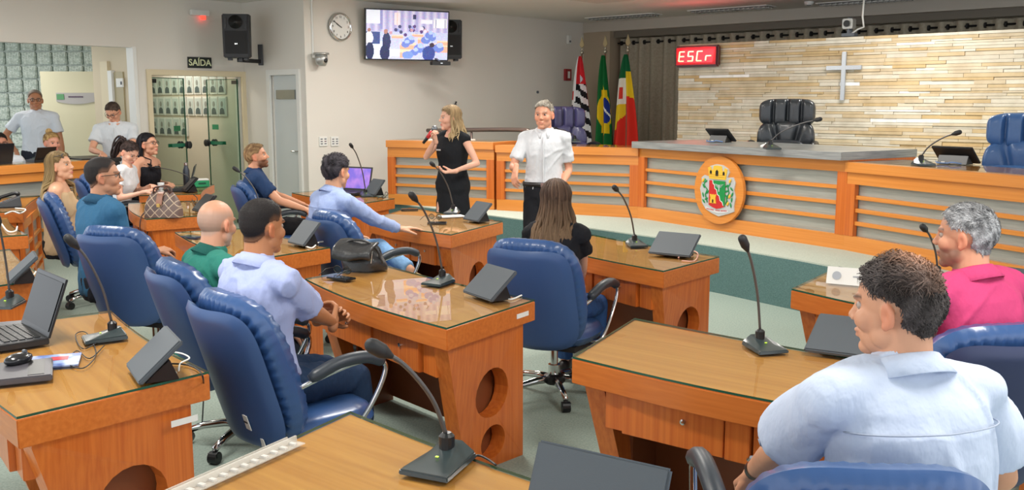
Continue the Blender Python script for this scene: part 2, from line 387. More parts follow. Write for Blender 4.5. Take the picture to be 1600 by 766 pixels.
nt.links.new(nz.outputs['Fac'],r2.inputs[0]); nt.links.new(rp.outputs[0],mx.inputs[6]); nt.links.new(r2.outputs[0],mx.inputs[7]); nt.links.new(mx.outputs[2],bs.inputs['Base Color'])
bp=nt.nodes.new('ShaderNodeBump'); bp.inputs['Strength'].default_value=.5; bp.inputs['Distance'].default_value=.01; nt.links.new(nz.outputs['Fac'],bp.inputs['Height']); nt.links.new(bp.outputs[0],bs.inputs['Normal'])
SU0,SU1,SZ=-7.26,1.2,2.47
sw=rbox('wall_stone',SU0,SU1,VS,VS+.22,0,SZ-.01,mat('stone_core',(150,128,98),.9))
stones=[]; z=PZ
rs=random.Random(3)
while z<SZ-.02:
    h=rs.choice((.024,.028,.033,.038,.046)); h=min(h,SZ-z)
    u=SU0-rs.uniform(0,.3)
    while u<SU1:
        L=rs.uniform(.2,.8); a=max(u,SU0); c=min(u+L,SU1)
        if c-a>.03: stones.append((a,c,z,z+h,rs.uniform(.008,.026)))
        u+=L
    z+=h
vis=[s for s in stones if s[2]>1.0 and s[1]<.2]
def size_px(s):
    x,y=R((s[0]+s[1])/2,VS); return (s[1]-s[0])*(s[3]-s[2])/(y*y)
vis.sort(key=size_px,reverse=True); big=set(vis[:300])
ub=MB(); ub.box((0,0,0),(1,1,1)); proto=None; stf=MB()
for s in stones:
    a,c,z0,z1,pr=s; cx=(a+c)/2
    if s in big:
        x,y=R(cx,VS-pr/2+.005,)
        if proto is None: proto=ub.build('stone',ST,sw); o=proto
        else: o=proto.copy(); link(o,sw)
        o.location=(x,y,(z0+z1)/2); o.rotation_euler=(0,0,RA); o.scale=(c-a-.004,pr+.01,z1-z0-.003)
    else:
        stf.prism([R(a+.002,VS-pr),R(c-.002,VS-pr),R(c-.002,VS+.01),R(a+.002,VS+.01)],z0+.0015,z1-.0015)
tag(stf.build('stones',ST,sw),kind='stuff')
# curtains
CU=mat('curtain_cloth',(184,176,158),.85,spec=.2,noise=((30,30,30),(168,158,140),.3,.7,3))
def curtain(name,u0,u1,z0,z1,v,per,amp,lab):
    root=empty(name,(0,0,0),0,lab,'curtain')
    n=int((u1-u0)/per*10); rg=random.Random(5); b=MB()
    ph=[0]
    for i in range(n): ph.append(ph[-1]+2*PI/10*rg.choice((.8,1,1,1.25)))
    def fn(s,t):
        i=s*n; k=int(round(i)); u=u0+(u1-u0)*s
        a=amp*(1.0+.15*math.sin(k*.37))
        return R(u,v+a*math.sin(ph[k])*(.85+.25*t),z0+(z1-z0)*(1-t))
    b.grid(fn,n,3); b.build('curtain_panel',CU,root,smooth=True,fix=False)
    b=MB(); b.tube([R(u0-.05,v,z1-.07),R(u1+.05,v,z1-.07)],.014,8); b.build('curtain_rod',BLK,root)
    k0=0; ring=None
    for k in range(1,n):
        if math.sin(ph[k])>0 and math.sin(ph[k-1])<=0:
            x,y=R(u0+(u1-u0)*k/n,v)
            if ring is None:
                rb=MB(); rb.lathe([(.036,-.012),(.036,.012),(.02,.012),(.02,-.012)],12,rot=Matrix.Rotation(PI/2,3,'Y')); ring=rb.build('eyelet_ring',BLKM,root); o=ring
            else: o=ring.copy(); link(o,root)
            o.location=(x,y,z1-.07); o.rotation_euler=(0,0,RA)
    return root
curtain('window_curtain',-9.55,-1.5,PZ+.05,2.72,VB+.2,.24,.055,'long taupe eyelet curtain in folds hanging behind the stone wall')
rbox('trim_8',-9.62,5,VB+.1,VB+.14,2.74,2.84,mat('rail_grey',(120,112,100),.6))
# small things on walls
def on_wall_left(px,py,off=0):   # point on the TV wall seen at pixel
    k=(px-800)/FPX; Y=(UW+off)/(.7431*k*1.0-.6691) if False else -(UW+off)/(.6691-.7431*k)
    # refine with exact ray
    for _ in range(4):
        X,Y2,Z=atY(px,py,Y); u=.7431*X-.6691*Y; Y+= (u-(UW+off))/(.6691-.7431*X/Y)
    return Vector(atY(px,py,Y))
def on_plane(px,py,n,c):   # general vertical plane n.p=c
    lo=Vector(atY(px,py,1.0)); d=lo-Vector((0,0,H)); t=c/(n[0]*d.x+n[1]*d.y); return Vector((0,0,H))+d*t
NU=(.7431,-.6691); NV=(.6691,.7431)
A_L=math.radians(48)   # objects on the TV wall: local x along the wall (+v), local -y out into the room
def place(o,p,a): o.location=p; o.rotation_euler=(0,0,a)
# clock
p=on_plane(531,42,NU,UW+.03); ck=empty('wall_clock',p,A_L,'round white wall clock with silver rim high on the wall left of the television','clock')
rx=Matrix.Rotation(PI/2,3,'X')
b=MB(); b.lathe([(.175,-.02),(.18,.02),(.165,.035),(.155,.03),(.155,.0)],36,rot=rx); b.build('rim',CHROME,ck,smooth=True)
b=MB(); b.lathe([(.157,-.01),(.157,.014)],36,rot=rx); b.build('dial',PAPER,ck)
for k in range(12):
    a=PI/2-2*PI*(k+1)/12
    text_obj('numeral',str(k+1),.04,BLK,ck,(.125*math.cos(a),-.016,.125*math.sin(a)),(PI/2,0,0))
def hand(name,deg,L,wd):
    a=math.radians(90-deg); b=MB(); b.bar((-.02*math.cos(a),-.02,-.02*math.sin(a)),(L*math.cos(a),-.02,L*math.sin(a)),.003,wd); 
    b.build(name,BLK,ck)
hand('hour_hand',298,.08,.010); hand('minute_hand',302,.125,.007)
# sockets
for (px,lab) in ((505,'white wall socket plate left of the pair beside the door corner'),(523,'white wall socket plate right of the pair beside the door corner')):
    p=on_plane(px,221,NU,UW+.01); e=empty('wall_socket',p,A_L,lab,'socket','white socket plates on the wall')
    MB().box((0,0,0),(.125,.015,.125)).build('plate',WHITE,e,bevel=.003)
    for sx in (-.03,.03):
        for sz in (-.03,0,.03): MB().box((sx,-.009,sz),(.032,.003,.012)).build('outlet',GREY,e)
# alarm, small box
p=on_plane(887,117,NU,UW+.03); e=empty('fire_call_point',p,A_L,'small red fire call box on the wall left of the flags','alarm')
MB().box((0,0,0),(.15,.05,.19)).build('case',mat('alarm_red',(150,40,44),.5),e,bevel=.004); MB().box((0,-.027,0),(.055,.004,.11)).build('window_label',PAPER,e)
p=on_plane(889,62,NU,UW+.03); b=MB(); b.box((0,0,0),(.08,.05,.14)); o=b.build('sensor_box',WHITE,bevel=.005); place(o,p,A_L); tag(o,'tiny white sensor box high on the wall above the red fire box','sensor')
b=MB(); b.box((0,-.027,-.03),(.04,.006,.03)); b.build('sensor_lens',GREY,o)
p=on_plane(840,144,NU,UW+.01); b=MB(); b.lathe([(.02,-.01),(.022,.01)],12,rot=rx); o=b.build('wall_plug',GREY,smooth=True); place(o,p,A_L); tag(o,'small dark round plug low on the wall above the standing man','plug')
# ceiling hatch
b=MB(); b.prism([R(-8.0,10.0),R(-7.4,10.0),R(-7.4,10.6),R(-8.0,10.6)],CEIL-.008,CEIL); o=b.build('trim_9',mat('hatch_paint',(204,200,192),.8)); o['kind']='structure'
# SAIDA sign and emergency light on the glass-door wall
p=on_plane(312,98,NU,UG+.012); e=empty('exit_sign',p,A_L,'small black exit sign reading SAÍDA above the glass doors','sign')
MB().box((0,0,0),(.34,.012,.14)).build('sign_plate',mat('sign_black',(24,34,32),.5),e)
text_obj('sign_lettering','SAÍDA',.115,mat('sign_glow',(226,232,190),.5),e,(0,-.008,-.003),(PI/2,0,0),bold=True)
p=on_plane(312,20,NU,UG+.04); e=empty('emergency_light',p,A_L,'small emergency light with red glow high above the exit sign','lamp')
MB().box((0,0,0),(.26,.05,.07)).build('case',WHITE,e,bevel=.005)
MB().box((.04,-.01,-.06),(.06,.03,.05)).build('red_led',mat('red_led',(255,60,50),.4,emis=((255,60,45),3)),e)
# conduit
p=on_plane(488,40,NU,UW+.01); o=MB().box((p.x,p.y,2.62),(.02,.02,.76)).build('cable_duct',WHITE); tag(o,'thin white cable duct running down the wall corner to the dome camera','duct')
# dome camera
p=on_plane(502,92,NU,UW+.12); e=empty('security_camera',p,A_L,'silver dome camera on a bracket below the wall clock','camera')
MB().lathe([(.10,.05),(.10,.075),(.02,.08)],20).build('bracket_disc',mat('cam_silver',(176,176,172),.3,metal=.6),e,smooth=True)
MB().box((-.02,.06,.04),(.06,.12,.05)).build('wall_bracket',WHITE,e)
MB().lathe([(.075,.05),(.085,.0),(.075,-.05),(.05,-.09)],20).build('camera_body',mat('cam_silver',(176,176,172)),e,smooth=True)
MB().ell((.01,-.06,-.02),(.035,.035,.035)).build('lens',BLK,e,smooth=True)
# loudspeakers
def speaker(loc,rz,lab,sx=1):
    e=empty('loudspeaker',loc,rz,lab,'speaker','black wall loudspeakers')
    b=MB(); pts=[(-.17,-.14),(.17,-.14),(.19,-.05),(.13,.15),(-.13,.15),(-.19,-.05)]
    b.hull([(x*.92,y,-.27) for x,y in pts],[(x*.95,y,.27) for x,y in pts]); b.build('cabinet',mat('speaker_black',(34,35,38),.5),e,bevel=.012)
    MB().box((0,-.146,-.08),(.27,.012,.28)).build('grille',mat('grille_black',(22,22,24),.7,bump=((400,400,400),.6,.002)),e)
    MB().lathe([(.05,0),(.085,.03)],16,c=(0,-.13,.17),rot=rx).build('horn',BLK,e,smooth=True)
    for s in(-1,1):
        for k in range(2): MB().box((s*.125,-.15,.12+.07*k),(.025,.01,.055)).build('port',BLK,e)
    MB().box((0,-.155,-.10),(.035,.004,.016)).build('badge',CHROME,e)
    for s in(-1,1):
        MB().box((s*.1,0,-.285),(.05,.12,.03)).build('foot',BLK,e)
    return e
pc=Vector(atY(371,57,12.5)); sp=speaker(pc,math.radians(8),'black loudspeaker on a wall arm above the exit sign corner')
wl=on_plane(408,85,NV,VD)
b=MB(); q=Vector(atY(378,94,12.5)); w2=sp.matrix_world
def to_local(o,p): return Matrix.Rotation(-o.rotation_euler[2],3,'Z')@(Vector(p)-Vector(o.location))
b.bar(to_local(sp,(pc.x+.03,pc.y,q.z+.07)),to_local(sp,(pc.x+.03,pc.y,q.z-.02)),.05,.05)
b.bar(to_local(sp,(pc.x+.0,pc.y,q.z)),to_local(sp,(wl.x,wl.y-.02,q.z)),.04,.05); b.bar(to_local(sp,(wl.x,wl.y-.03,q.z-.05)),to_local(sp,(wl.x,wl.y-.03,q.z+.22)),.06,.05)
b.build('wall_arm',BLK,sp)
pc=Vector(atY(701,62,13.95)); s2=speaker(pc,math.radians(18),'black loudspeaker partly hidden behind the television')
# television
TC=Vector(atY(636,55,13.1)); TVA=math.radians(24)
tv=empty('television',TC,TVA,'wall television showing a live picture of the chamber','television'); TVT=math.radians(6)
rt=Matrix.Rotation(TVT,3,'X')
TWd,THt=1.17,.665
MB().box((0,0,0),(TWd,.05,THt),rt).build('bezel',BLK,tv,bevel=.004)
NX,NZ=128,72
def paint():
    rg=random.Random(11); a=np.zeros((NZ,NX,3))
    yy,xx=np.mgrid[0:NZ,0:NX]; u=xx/NX; v=yy/NZ   # v: 0 bottom .. 1 top
    base=np.array([196,202,236.]); a[:]=base
    m=v>.56; st=(np.sin(u*70)+1)/2
    a[m]=(np.array([168,164,212])+(np.array([214,208,238])-np.array([168,164,212]))*st[...,None])[m]
    def rect(x0,x1,y0,y1,c): a[(u>=x0)&(u<x1)&(v>=y0)&(v<y1)]=c
    def blob(x,y,rx_,ry_,c): a[((u-x)/rx_)**2+((v-y)/ry_)**2<1]=c
    rect(0,.16,.72,1,(232,238,252)); rect(.16,.19,.6,1,(150,150,205)); rect(.33,.4,.7,.95,(240,226,232)); rect(.36,.37,.7,.95,(226,190,170)); rect(.66,.8,.74,.82,(236,240,252)); rect(.82,.98,.66,.86,(240,242,250)); 
    for k in range(5): rect(.84+k*.03,.845+k*.03,.66,.84,(70,80,150))
    rect(.56,.60,.82,.92,(50,54,100)); rect(.0,.25,.0,.35,(226,232,250)); rect(0,.16,.3,.55,(60,78,140))
    rect(.2,.42,.05,.2,(214,222,246))
    for k in range(26): 
        x=rg.uniform(.25,.95); y=rg.uniform(.5,.68); blob(x,y,.02,.035,rg.choice([(70,70,120),(200,150,170),(236,226,246),(90,60,120),(150,160,220)]))
    for (x,y,w_,h_) in ((.40,.2,.2,.14),(.3,.42,.14,.07),(.62,.33,.14,.12),(.82,.14,.2,.2),(.86,.3,.14,.1),(.55,.47,.14,.05),(.4,.02,.12,.18)):
        rect(x,x+w_,y,y+h_,(236,178,150)); rect(x,x+w_,y+h_*.62,y+h_,(250,214,186))
    for (x,y,r) in ((.52,.38,.06),(.47,.3,.05),(.72,.4,.06),(.64,.22,.07),(.58,.14,.05),(.8,.45,.05),(.88,.24,.07),(.76,.5,.05)): blob(x,y,r,r*1.3,(110,134,214)); blob(x+.02,y+.06,r*.6,r*.8,(176,196,244))
    blob(.76,.12,.08,.16,(58,74,150)); blob(.8,.3,.03,.05,(60,40,60)); blob(.5,.08,.07,.08,(120,150,220))
    blob(.24,.35,.05,.2,(44,50,96)); blob(.22,.12,.06,.16,(36,44,88)); blob(.23,.56,.025,.05,(180,130,120))
    blob(.03,.42,.05,.13,(240,240,250)); blob(.04,.15,.05,.18,(30,40,84)); blob(.03,.58,.02,.04,(170,120,110))
    n=np.random.default_rng(2).normal(0,7,a.shape); return np.clip(a+n,0,255)
img=paint(); b=MB(); 
def fs_(s,t): 
    v=rt@Vector(((s-.5)*(TWd-.035),-.0265,(t-.5)*(THt-.035))); return v
b.grid(fs_,NX,NZ); scr=b.build('screen',attr_mat('tv_picture',rough=.3,emis=.5),tv,fix=False)
c=img.reshape(-1,3)/255.; c=np.where(c<=.04045,c/12.92,((c+.055)/1.055)**2.4); set_face_col(scr,c)
wp=on_plane(640,55,NU,UW)
b=MB(); b.bar((0,.03,0),to_local(tv,(wp.x,wp.y,TC.z)),.08,.06); b.box((0,.04,0),(.4,.03,.3)); b.build('wall_arm',BLK,tv)
p=atY(688,99,13.1); b=MB(); b.box((0,0,0),(.26,.1,.05)); o=b.build('media_box',BLK,bevel=.005); place(o,p,TVA); tag(o,'small black receiver box hanging under the television','receiver'); MB().box((.0,-.052,0),(.03,.004,.012)).build('logo_light',CHROME,o)
b=MB(); b.bar((0,.02,.02),(0,.3,.1),.03,.02); b.build('bracket',BLK,o)
# ceiling luminaires (louvred, off) in view
LV=mat('louvre',(190,190,186),.25,metal=.8)
def luminaire(u,v,L,W,ang,lab):
    x,y=R(u,v); e=empty('ceiling_light',(x,y,CEIL),math.radians(ang),lab,'lamp','recessed louvre ceiling lights')
    MB().box((0,0,-.006),(L,W,.012)).build('trim_plate',WHITE,e)
    b=MB(); b.box((0,0,-.014),(L-.06,W-.06,.006)); b.build('recess',BLKM,e)
    b=MB(); n=int(L/.075)
    for k in range(n): b.box((-L/2+.05+k*(L-.1)/(n-1),0,-.024),(.012,W-.06,.02))
    for s in (-W/4,0,W/4): b.box((0,s,-.024),(L-.06,.012,.02))
    b.build('louvre_blades',LV,e)
for px,py,lab in ((973,25,'louvred ceiling light nearest the flags'),(1142,13,'louvred ceiling light above the red display'),(1352,1,'louvred ceiling light above the cross')):
    X,Y=at(px,py,CEIL); luminaire(.7431*X-.6691*Y,.6691*X+.7431*Y,1.25,.3,-42,lab)
X,Y=at(1264,2,CEIL); b=MB(); b.lathe([(.05,-.05),(.06,-.02),(.06,0)],16); o=b.build('ceiling_detector',WHITE,smooth=True); o.location=(X,Y,CEIL); tag(o,'small round white detector on the ceiling','detector'); MB().lathe([(.03,-.056),(.03,-.05)],12).build('detector_cap',GREY,o)
# lobby ceiling and spot
b=MB(); b.prism([R(-17,2),R(UG-.15,2),R(UG-.15,VD),R(-17,VD)],2.62,2.68); tag(b.build('ceiling_lobby',mat('lobby_ceiling',(196,190,176),.8)),kind='structure')
e=empty('spot_lamp',atY(183,78,12.6),0,'small white spot lamp hanging from the lobby ceiling','lamp')
zt=2.62-e.location.z
MB().tube([(.05,0,zt),(.05,0,.03)],.012).build('stem',WHITE,e); b=MB(); b.tube([(.07,0,.04),(-.06,-.06,-.06)],[.04,.05],14); b.build('lamp_head',WHITE,e,smooth=False)
# ------------------------------------------------------------------ counter segments
def slat_bench(name,A,B,ztop,label,cat,group=None,depth=.62,topmat=None,slab=.085,frontover=.03,top_extra=0,zb=PZ,posts=None,nsl=3,disc=None,frame_h=(.10,.13)):
    A=Vector((A[0],A[1],0)); B=Vector((B[0],B[1],0)); L=(B-A).length; ang=math.atan2(B.y-A.y,B.x-A.x)
    e=empty(name,(A.x,A.y,zb),ang,label,cat,group)   # local x along the front, local +y away from the audience
    h=ztop-zb; zs=h-slab
    b=MB(); b.box((L/2,depth/2-frontover/2,h-slab/2),(L+.01,depth+frontover,slab)); b.build('worktop',topmat or W_C,e,bevel=.003)
    b=MB(); b.box((L/2,depth/2,h+.003),(L-.03,depth-.03,.006)); 
    if topmat is None: b.build('top_glass',GLASS,e)
    pw=.10
    b=MB(); b.box((L/2,.02,zs-frame_h[0]/2),(L,.04,frame_h[0])); b.build('top_rail',W_C,e)
    b=MB(); b.box((L/2,.02,frame_h[1]/2),(L,.04,frame_h[1])); b.build('bottom_rail',W_C,e)
    z0=frame_h[1]; z1=zs-frame_h[0]
    for x in (pw/2,L-pw/2): MB().box((x,.018,(z0+z1)/2),(pw,.044,z1-z0)).build('post',W_V,e)
    for p_ in (posts or []): MB().box((p_,.018,(z0+z1)/2),(.1,.044,z1-z0)).build('post',W_V,e)
    MB().box((L/2,.06,(z0+z1)/2),(L-.02,.02,z1-z0)).build('metal_panel',STEEL,e)
    for k in range(nsl):
        z=z0+(z1-z0)*(k+1)/(nsl+1)
        MB().box((L/2,.03,z),(L-2*pw,.036,.034)).build('slat',W_C,e,bevel=.002)
    for x in (.012,L-.012): MB().box((x,depth/2,zs/2),(.024,depth-.02,zs)).build('side_panel',W_V,e)
    return e,L,ang
PA=at(776,328.5,PZ); PB=at(996,341,PZ); PCc=at(1318,390.5,PZ)
v_=(Vector(at(1460,416,PZ))-Vector(at(1327,390,PZ))).normalized(); PD=Vector(PCc)+v_*3.0
slat_bench('wing_counter',PA,PB,1.185,'left wooden wing of the high counter in front of the flags','counter','wooden wings of the official counter')
em,EL,EA=slat_bench('presiding_counter',PB,PCc,1.262,'middle section of the high counter with steel top and round crest','counter',topmat=STEEL2,slab=.07,frontover=.10,depth=.95)
slat_bench('wing_counter',PCc,tuple(PD),1.178,'right wooden wing of the high counter, nearest the camera','counter','wooden wings of the official counter')
la=at(607,322.5,PZ-.03); lb=(PA[0]-.03,PA[1]+.02)
lec,LL,_=slat_bench('side_counter',la,lb,1.215,'separate slatted wooden side counter against the wall behind the woman in black','counter',frame_h=(.12,.13),depth=.6)
MB().box((LL/2,.3,1.215-PZ+.01),(.5,.3,.012)).build('top_mat',PAPER,lec)
# emblem on the presiding counter, local to the counter
EX=EL*.46; EZ=.405
emb=empty('crest_disc',(0,0,0),0,'round wooden disc with a painted municipal coat of arms on the counter front','crest')
pw=Vector((PB[0],PB[1],PZ))+Matrix.Rotation(EA,3,'Z')@Vector((EX,-.012,EZ)); emb.location=pw; emb.rotation_euler=(0,0,EA)
MB().lathe([(.335,-.005),(.335,.030)],48,rot=rx).build('wood_disc',W_C,emb,bevel=.003)
def plate(name,pts,m,y0,y1,parent,sc=1): 
    b=MB(); b.hull([(p[0]*sc,y0,p[1]*sc) for p in pts],[(p[0]*sc,y1,p[1]*sc) for p in pts]); return b.build(name,m,parent)
S_=.26
SIL=mat('crest_silver',(206,210,212),.35,metal=.3)
out=[(-.42,.92),(-.1,1.0),(.25,.98),(.52,.86),(.60,.72),(.50,.52),(.80,.55),(.92,.35),(.86,.05),(.95,-.2),(.88,-.55),(.90,-.75),(.62,-.85),(.35,-.93),(.1,-1.0),(-.1,-.95),(-.3,-.9),(-.6,-.78),(-.82,-.55),(-.88,-.2),(-.95,.0),(-.85,.25),(-.88,.45),(-.72,.55),(-.45,.5),(-.36,.62),(-.5,.78)]
plate('crest_backing',out,SIL,-.042,-.030,emb,S_*.98)
RED=mat('crest_red',(200,40,40),.4); GRN=mat('crest_green',(20,140,70),.4); YEL=mat('crest_yellow',(236,188,60),.4); KB=mat('crest_black',(20,22,22),.4); SK=mat('crest_line',(190,200,196),.4)
plate('shield_red',[(-.42,.36),(.42,.36),(.42,-.58),(.2,-.66),(0,-.7),(-.2,-.66),(-.42,-.58)],RED,-.048,-.042,emb,S_)
plate('shield_green',[(-.22,.37),(.43,.37),(.43,-.58),(.36,-.55),(.3,-.42),(.2,-.38),(.14,-.2),(.04,-.15),(0,.02),(-.1,.07),(-.12,.2),(-.2,.25)],GRN,-.051,-.048,emb,S_)
zz=[(-.22,.37),(-.2,.25),(-.12,.2),(-.1,.07),(0,.02),(.04,-.15),(.14,-.2),(.2,-.38),(.3,-.42),(.36,-.55)]
b=MB(); b.tube([(p[0]*S_,-.052,p[1]*S_) for p in zz],.004,6); b.build('shield_border',PAPER,emb)
plate('crown',[(-.42,.42),(.42,.42),(.50,.82),(.36,.86),(.34,.74),(.24,.74),(.2,.92),(-.02,.94),(-.2,.92),(-.24,.76),(-.34,.78),(-.36,.88),(-.50,.84)],YEL,-.05,-.042,emb,S_)
for (x,z,w_,h_) in ((-.02,.66,.07,.12),(-.34,.68,.05,.07),(.33,.66,.05,.07)): plate('crown_window',[(x-w_,z-h_),(x+w_,z-h_),(x+w_,z+h_*.5),(x,z+h_),(x-w_,z+h_*.5)],KB,-.052,-.05,emb,S_)
b=MB(); 
for z in (.5,.58): b.box((0,-.051,z*S_),(.84*S_,.002,.004))
b.build('crown_joints',mat('crest_ochre',(190,140,40),.5),emb)
plate('castle',[(-.36,-.5),(-.02,-.5),(-.06,-.3),(-.02,-.16),(-.10,-.16),(-.12,-.22),(-.16,-.16),(-.22,-.16),(-.25,-.22),(-.28,-.16),(-.36,-.16),(-.31,-.3)],YEL,-.053,-.048,emb,S_)
plate('castle_gate',[(-.22,-.48),(-.15,-.48),(-.15,-.38),(-.185,-.34),(-.22,-.38)],KB,-.055,-.053,emb,S_)
b=MB(); b.bar((.12*S_,-.053,.22*S_),(.12*S_,-.053,-.04*S_),.012,.004)
for s in (-1,1):
    for k in range(3): b.bar((.12*S_+s*.005,-.053,(.2-.04*k)*S_),(.12*S_+s*(.22-.05*k)*S_,-.053,(.24-.05*k)*S_),.008,.004)
b.build('winged_staff',SK,emb)
for s in (-1,1):
    b=MB(); pts=[(.5,-.5),(.62,-.2),(.52,0),(.7,.15),(.64,.4)] if s<0 else [(.55,-.5),(.5,-.25),(.62,-.05),(.55,.15),(.66,.3)]
    b.tube([(s*p[0]*S_,-.046,p[1]*S_) for p in pts],.006,6)
    for (x,z,a) in ((-.62,.3,.5),(-.72,.12,2.2),(-.5,-.1,.8),(-.74,-.22,1.9),(-.56,-.36,.4),(-.7,-.46,2.4),(.5,.2,.5),(.74,.1,2.4),(.48,0,.3),(.78,-.1,1.2),(.5,-.2,2.4),(.76,-.3,1.4),(.5,-.42,1),(.72,-.5,1.8)):
        if x*s>0: b.ell((x*S_,-.046,z*S_),(.026,.004,.010),Matrix.Rotation(-a,3,'Y'),8,6)
    b.build('branch',GRN,emb,smooth=True)
b=MB()
for (x,z) in ((.66,.4),(.66,-.18),(.58,-.46),(-.74,.34)): b.ell((x*S_,-.05,z*S_),(.014,.005,.024),Matrix.Rotation(.5,3,'Y'),8,6)
b.build('corn_ears',YEL,emb,smooth=True)
plate('ribbon',[(-.6,-.66),(-.3,-.74),(0,-.78),(.3,-.76),(.6,-.7),(.6,-.78),(.3,-.84),(0,-.86),(-.3,-.82),(-.6,-.74)],mat('crest_ribbon',(214,214,216),.5),-.046,-.042,emb,S_)
b=MB(); rg=random.Random(4)
x=-.52
while x<.52:
    if abs(x+.12)>.04 and abs(x-.2)>.03: b.box((x*S_,-.047,(-.74-.04*math.cos(x*2.4)+.02)*S_),(.005,.002,.009+.003*rg.random()))
    x+=.04
tag(b.build('ribbon_text',RED,emb),kind='stuff')
# ------------------------------------------------------------------ LED display, cross
NVm=(.6691,.7431)
p=on_plane(1090,88,NVm,VS-.08); le=empty('led_display',p,RA,'red LED display reading ESCr at the top left of the stone wall','display')
MB().box((0,0,0),(.66,.09,.285)).build('case',mat('led_case',(80,14,20),.3,coat=.5),le,bevel=.02)
MB().box((0,-.047,0),(.60,.004,.225)).build('led_face',mat('led_face',(150,10,24),.3,emis=((200,8,26),.8)),le)
LEDM=mat('led_on',(255,150,120),.4,emis=((255,120,84),7))
segs={'E':'afged','S':'afgcd','C':'afed','r':'eg'}
W2,H2=.038,.062
for i,ch in enumerate('ESCr'):
    cx=-.215+i*.138; sh=lambda z:z*.12
    P={'a':((-W2,H2),(W2,H2)),'g':((-W2,0),(W2,0)),'d':((-W2,-H2),(W2,-H2)),'f':((-W2,0),(-W2,H2)),'b':((W2,0),(W2,H2)),'e':((-W2,-H2),(-W2,0)),'c':((W2,-H2),(W2,0))}
    for s in segs[ch]:
        (x0,z0),(x1,z1)=P[s]; b=MB(); b.bar((cx+x0+sh(z0),-.052,z0),(cx+x1+sh(z1),-.052,z1),.015,.015); b.build('led_segment',LEDM,le)
l=bpy.data.lights.new('led_glow','AREA'); l.size=.5; l.shape='RECTANGLE'; l.size_y=.2; l.energy=10; l.color=(1,.05,.06); lo=bpy.data.objects.new('led_glow',l); COL.objects.link(lo); lo.parent=le; lo.location=(0,-.08,0); lo.rotation_euler=(PI/2+.35,0,0)
p=on_plane(1318,119,NVm,VS-.06); e=empty('wall_cross',p,RA,'brushed steel cross on the stone wall','cross')
CRM=mat('cross_steel',(176,178,180),.25,metal=.8)
MB().box((0,0,0),(.055,.03,.58)).build('upright',CRM,e,bevel=.004); MB().box((0,0,.10),(.44,.028,.05)).build('crossbar',CRM,e,bevel=.004)
MB().box((0,.035,.1),(.03,.05,.03)).build('standoff',CRM,e)
# little camera on the stone wall and its hanging cable
p=on_plane(1327,64,NVm,VS+.1); p=Vector(p); p.z=SZ
e=empty('room_camera',p,RA,'small grey camera standing on top of the stone wall under a hanging cable','camera')
MB().box((0,0,.02),(.16,.12,.04)).build('base',GREY,e,bevel=.005); MB().box((0,0,.13),(.03,.1,.19)).build('yoke',GREY,e); MB().box((0,-.03,.15),(.13,.12,.12)).build('camera_body',mat('cam_silver',(176,176,172)),e,bevel=.01); MB().lathe([(.035,0),(.04,.02)],14,c=(0,-.09,.15),rot=rx).build('lens',BLK,e)
b=MB(); b.tube([(p.x+.12,p.y-.1,CEIL),(p.x+.11,p.y-.1,CEIL-.3),(p.x+.14,p.y-.08,CEIL-.42),(p.x+.1,p.y,p.z+.09),(p.x+.03,p.y,p.z+.04)],.012,6); o=b.build('hanging_cable',WHITE,smooth=True); tag(o,'thin pale cable hanging from the ceiling to the small camera','cable')
# ------------------------------------------------------------------ flags
def flag(px,lab,paintf,name='flag',spread=.30,v=12.3,px2=None):
    base=on_plane(px,200,NVm,v); X,Y=base.x,base.y; zt=2.62
    e=empty(name,(X,Y,PZ),RA,lab,'flag','flags on poles behind the counter')
    MB().lathe([(.16,0),(.16,.03),(.03,.08),(.02,.1)],20).build('pole_base',W_D,e,smooth=False)
    MB().tube([(0,0,.05),(0,0,zt-PZ-.18)],.014,8).build('pole',mat('pole_wood',(120,80,50),.4),e)
    b=MB(); z0=zt-PZ-.2; b.lathe([(.012,z0),(.03,z0+.03),(.03,z0+.05),(.012,z0+.07),(.022,z0+.09),(.010,z0+.11)],12); b.build('pole_collar',mat('finial_silver',(190,186,170),.25,metal=.8),e,smooth=True)
    b=MB(); b.hull([(-.045,-.006,z0+.15),(0,-.006,z0+.10),(.045,-.006,z0+.15),(0,-.006,z0+.28)],[(-.045,.006,z0+.15),(0,.006,z0+.10),(.045,.006,z0+.15),(0,.006,z0+.28)]); b.build('finial',mat('finial_gold',(206,190,150),.3,metal=.6),e)
    h0,h1=.22,z0-.02; NU_,NV_=64,90
    def fn(s,t):   # s across folds, t bottom->top
        wd=spread*(1-t)**.65+.05; fold=math.sin(s*PI*5+1.0)*(.06*(1-t)+.015)
        a=(s-.5)*2
        return (a*wd/2*1.35+.02*math.sin(t*5), fold-.03-.02*(1-t), h0+(h1-h0)*t-.10*(1-abs(a))*(0) - .05*(a*a)*(1-t))
    b=MB(); b.grid(fn,NU_,NV_); o=b.build('flag_cloth',attr_mat('flag_cloth_m',rough=.75,spec=.2),e,smooth=True,fix=False)
    cols=np.array([paintf((i+.5)/NU_,(j+.5)/NV_) for j in range(NV_) for i in range(NU_)])
    cols=np.array([lin(c) for c in cols]); set_face_col(o,cols)
def f_sp(s,t):   # stripes black/white, red canton
    if t>.76 and s>.30 and s<.95:
        if ((s-.6)/.14)**2+((t-.80)/.03)**2<1: return (235,235,235) if int(s*40)%2 else (40,60,130)
        return (206,40,48)
    if .62<t<.70 and s<.16: return (206,50,50)
    if t>.56 and s>.84 and t<.78: return (200,44,50)
    k=math.floor((t*1.0+s*.16)/.058); return (28,28,32) if (k%2 and t<.80 and (s>.3 or t<.6)) else (226,226,228)
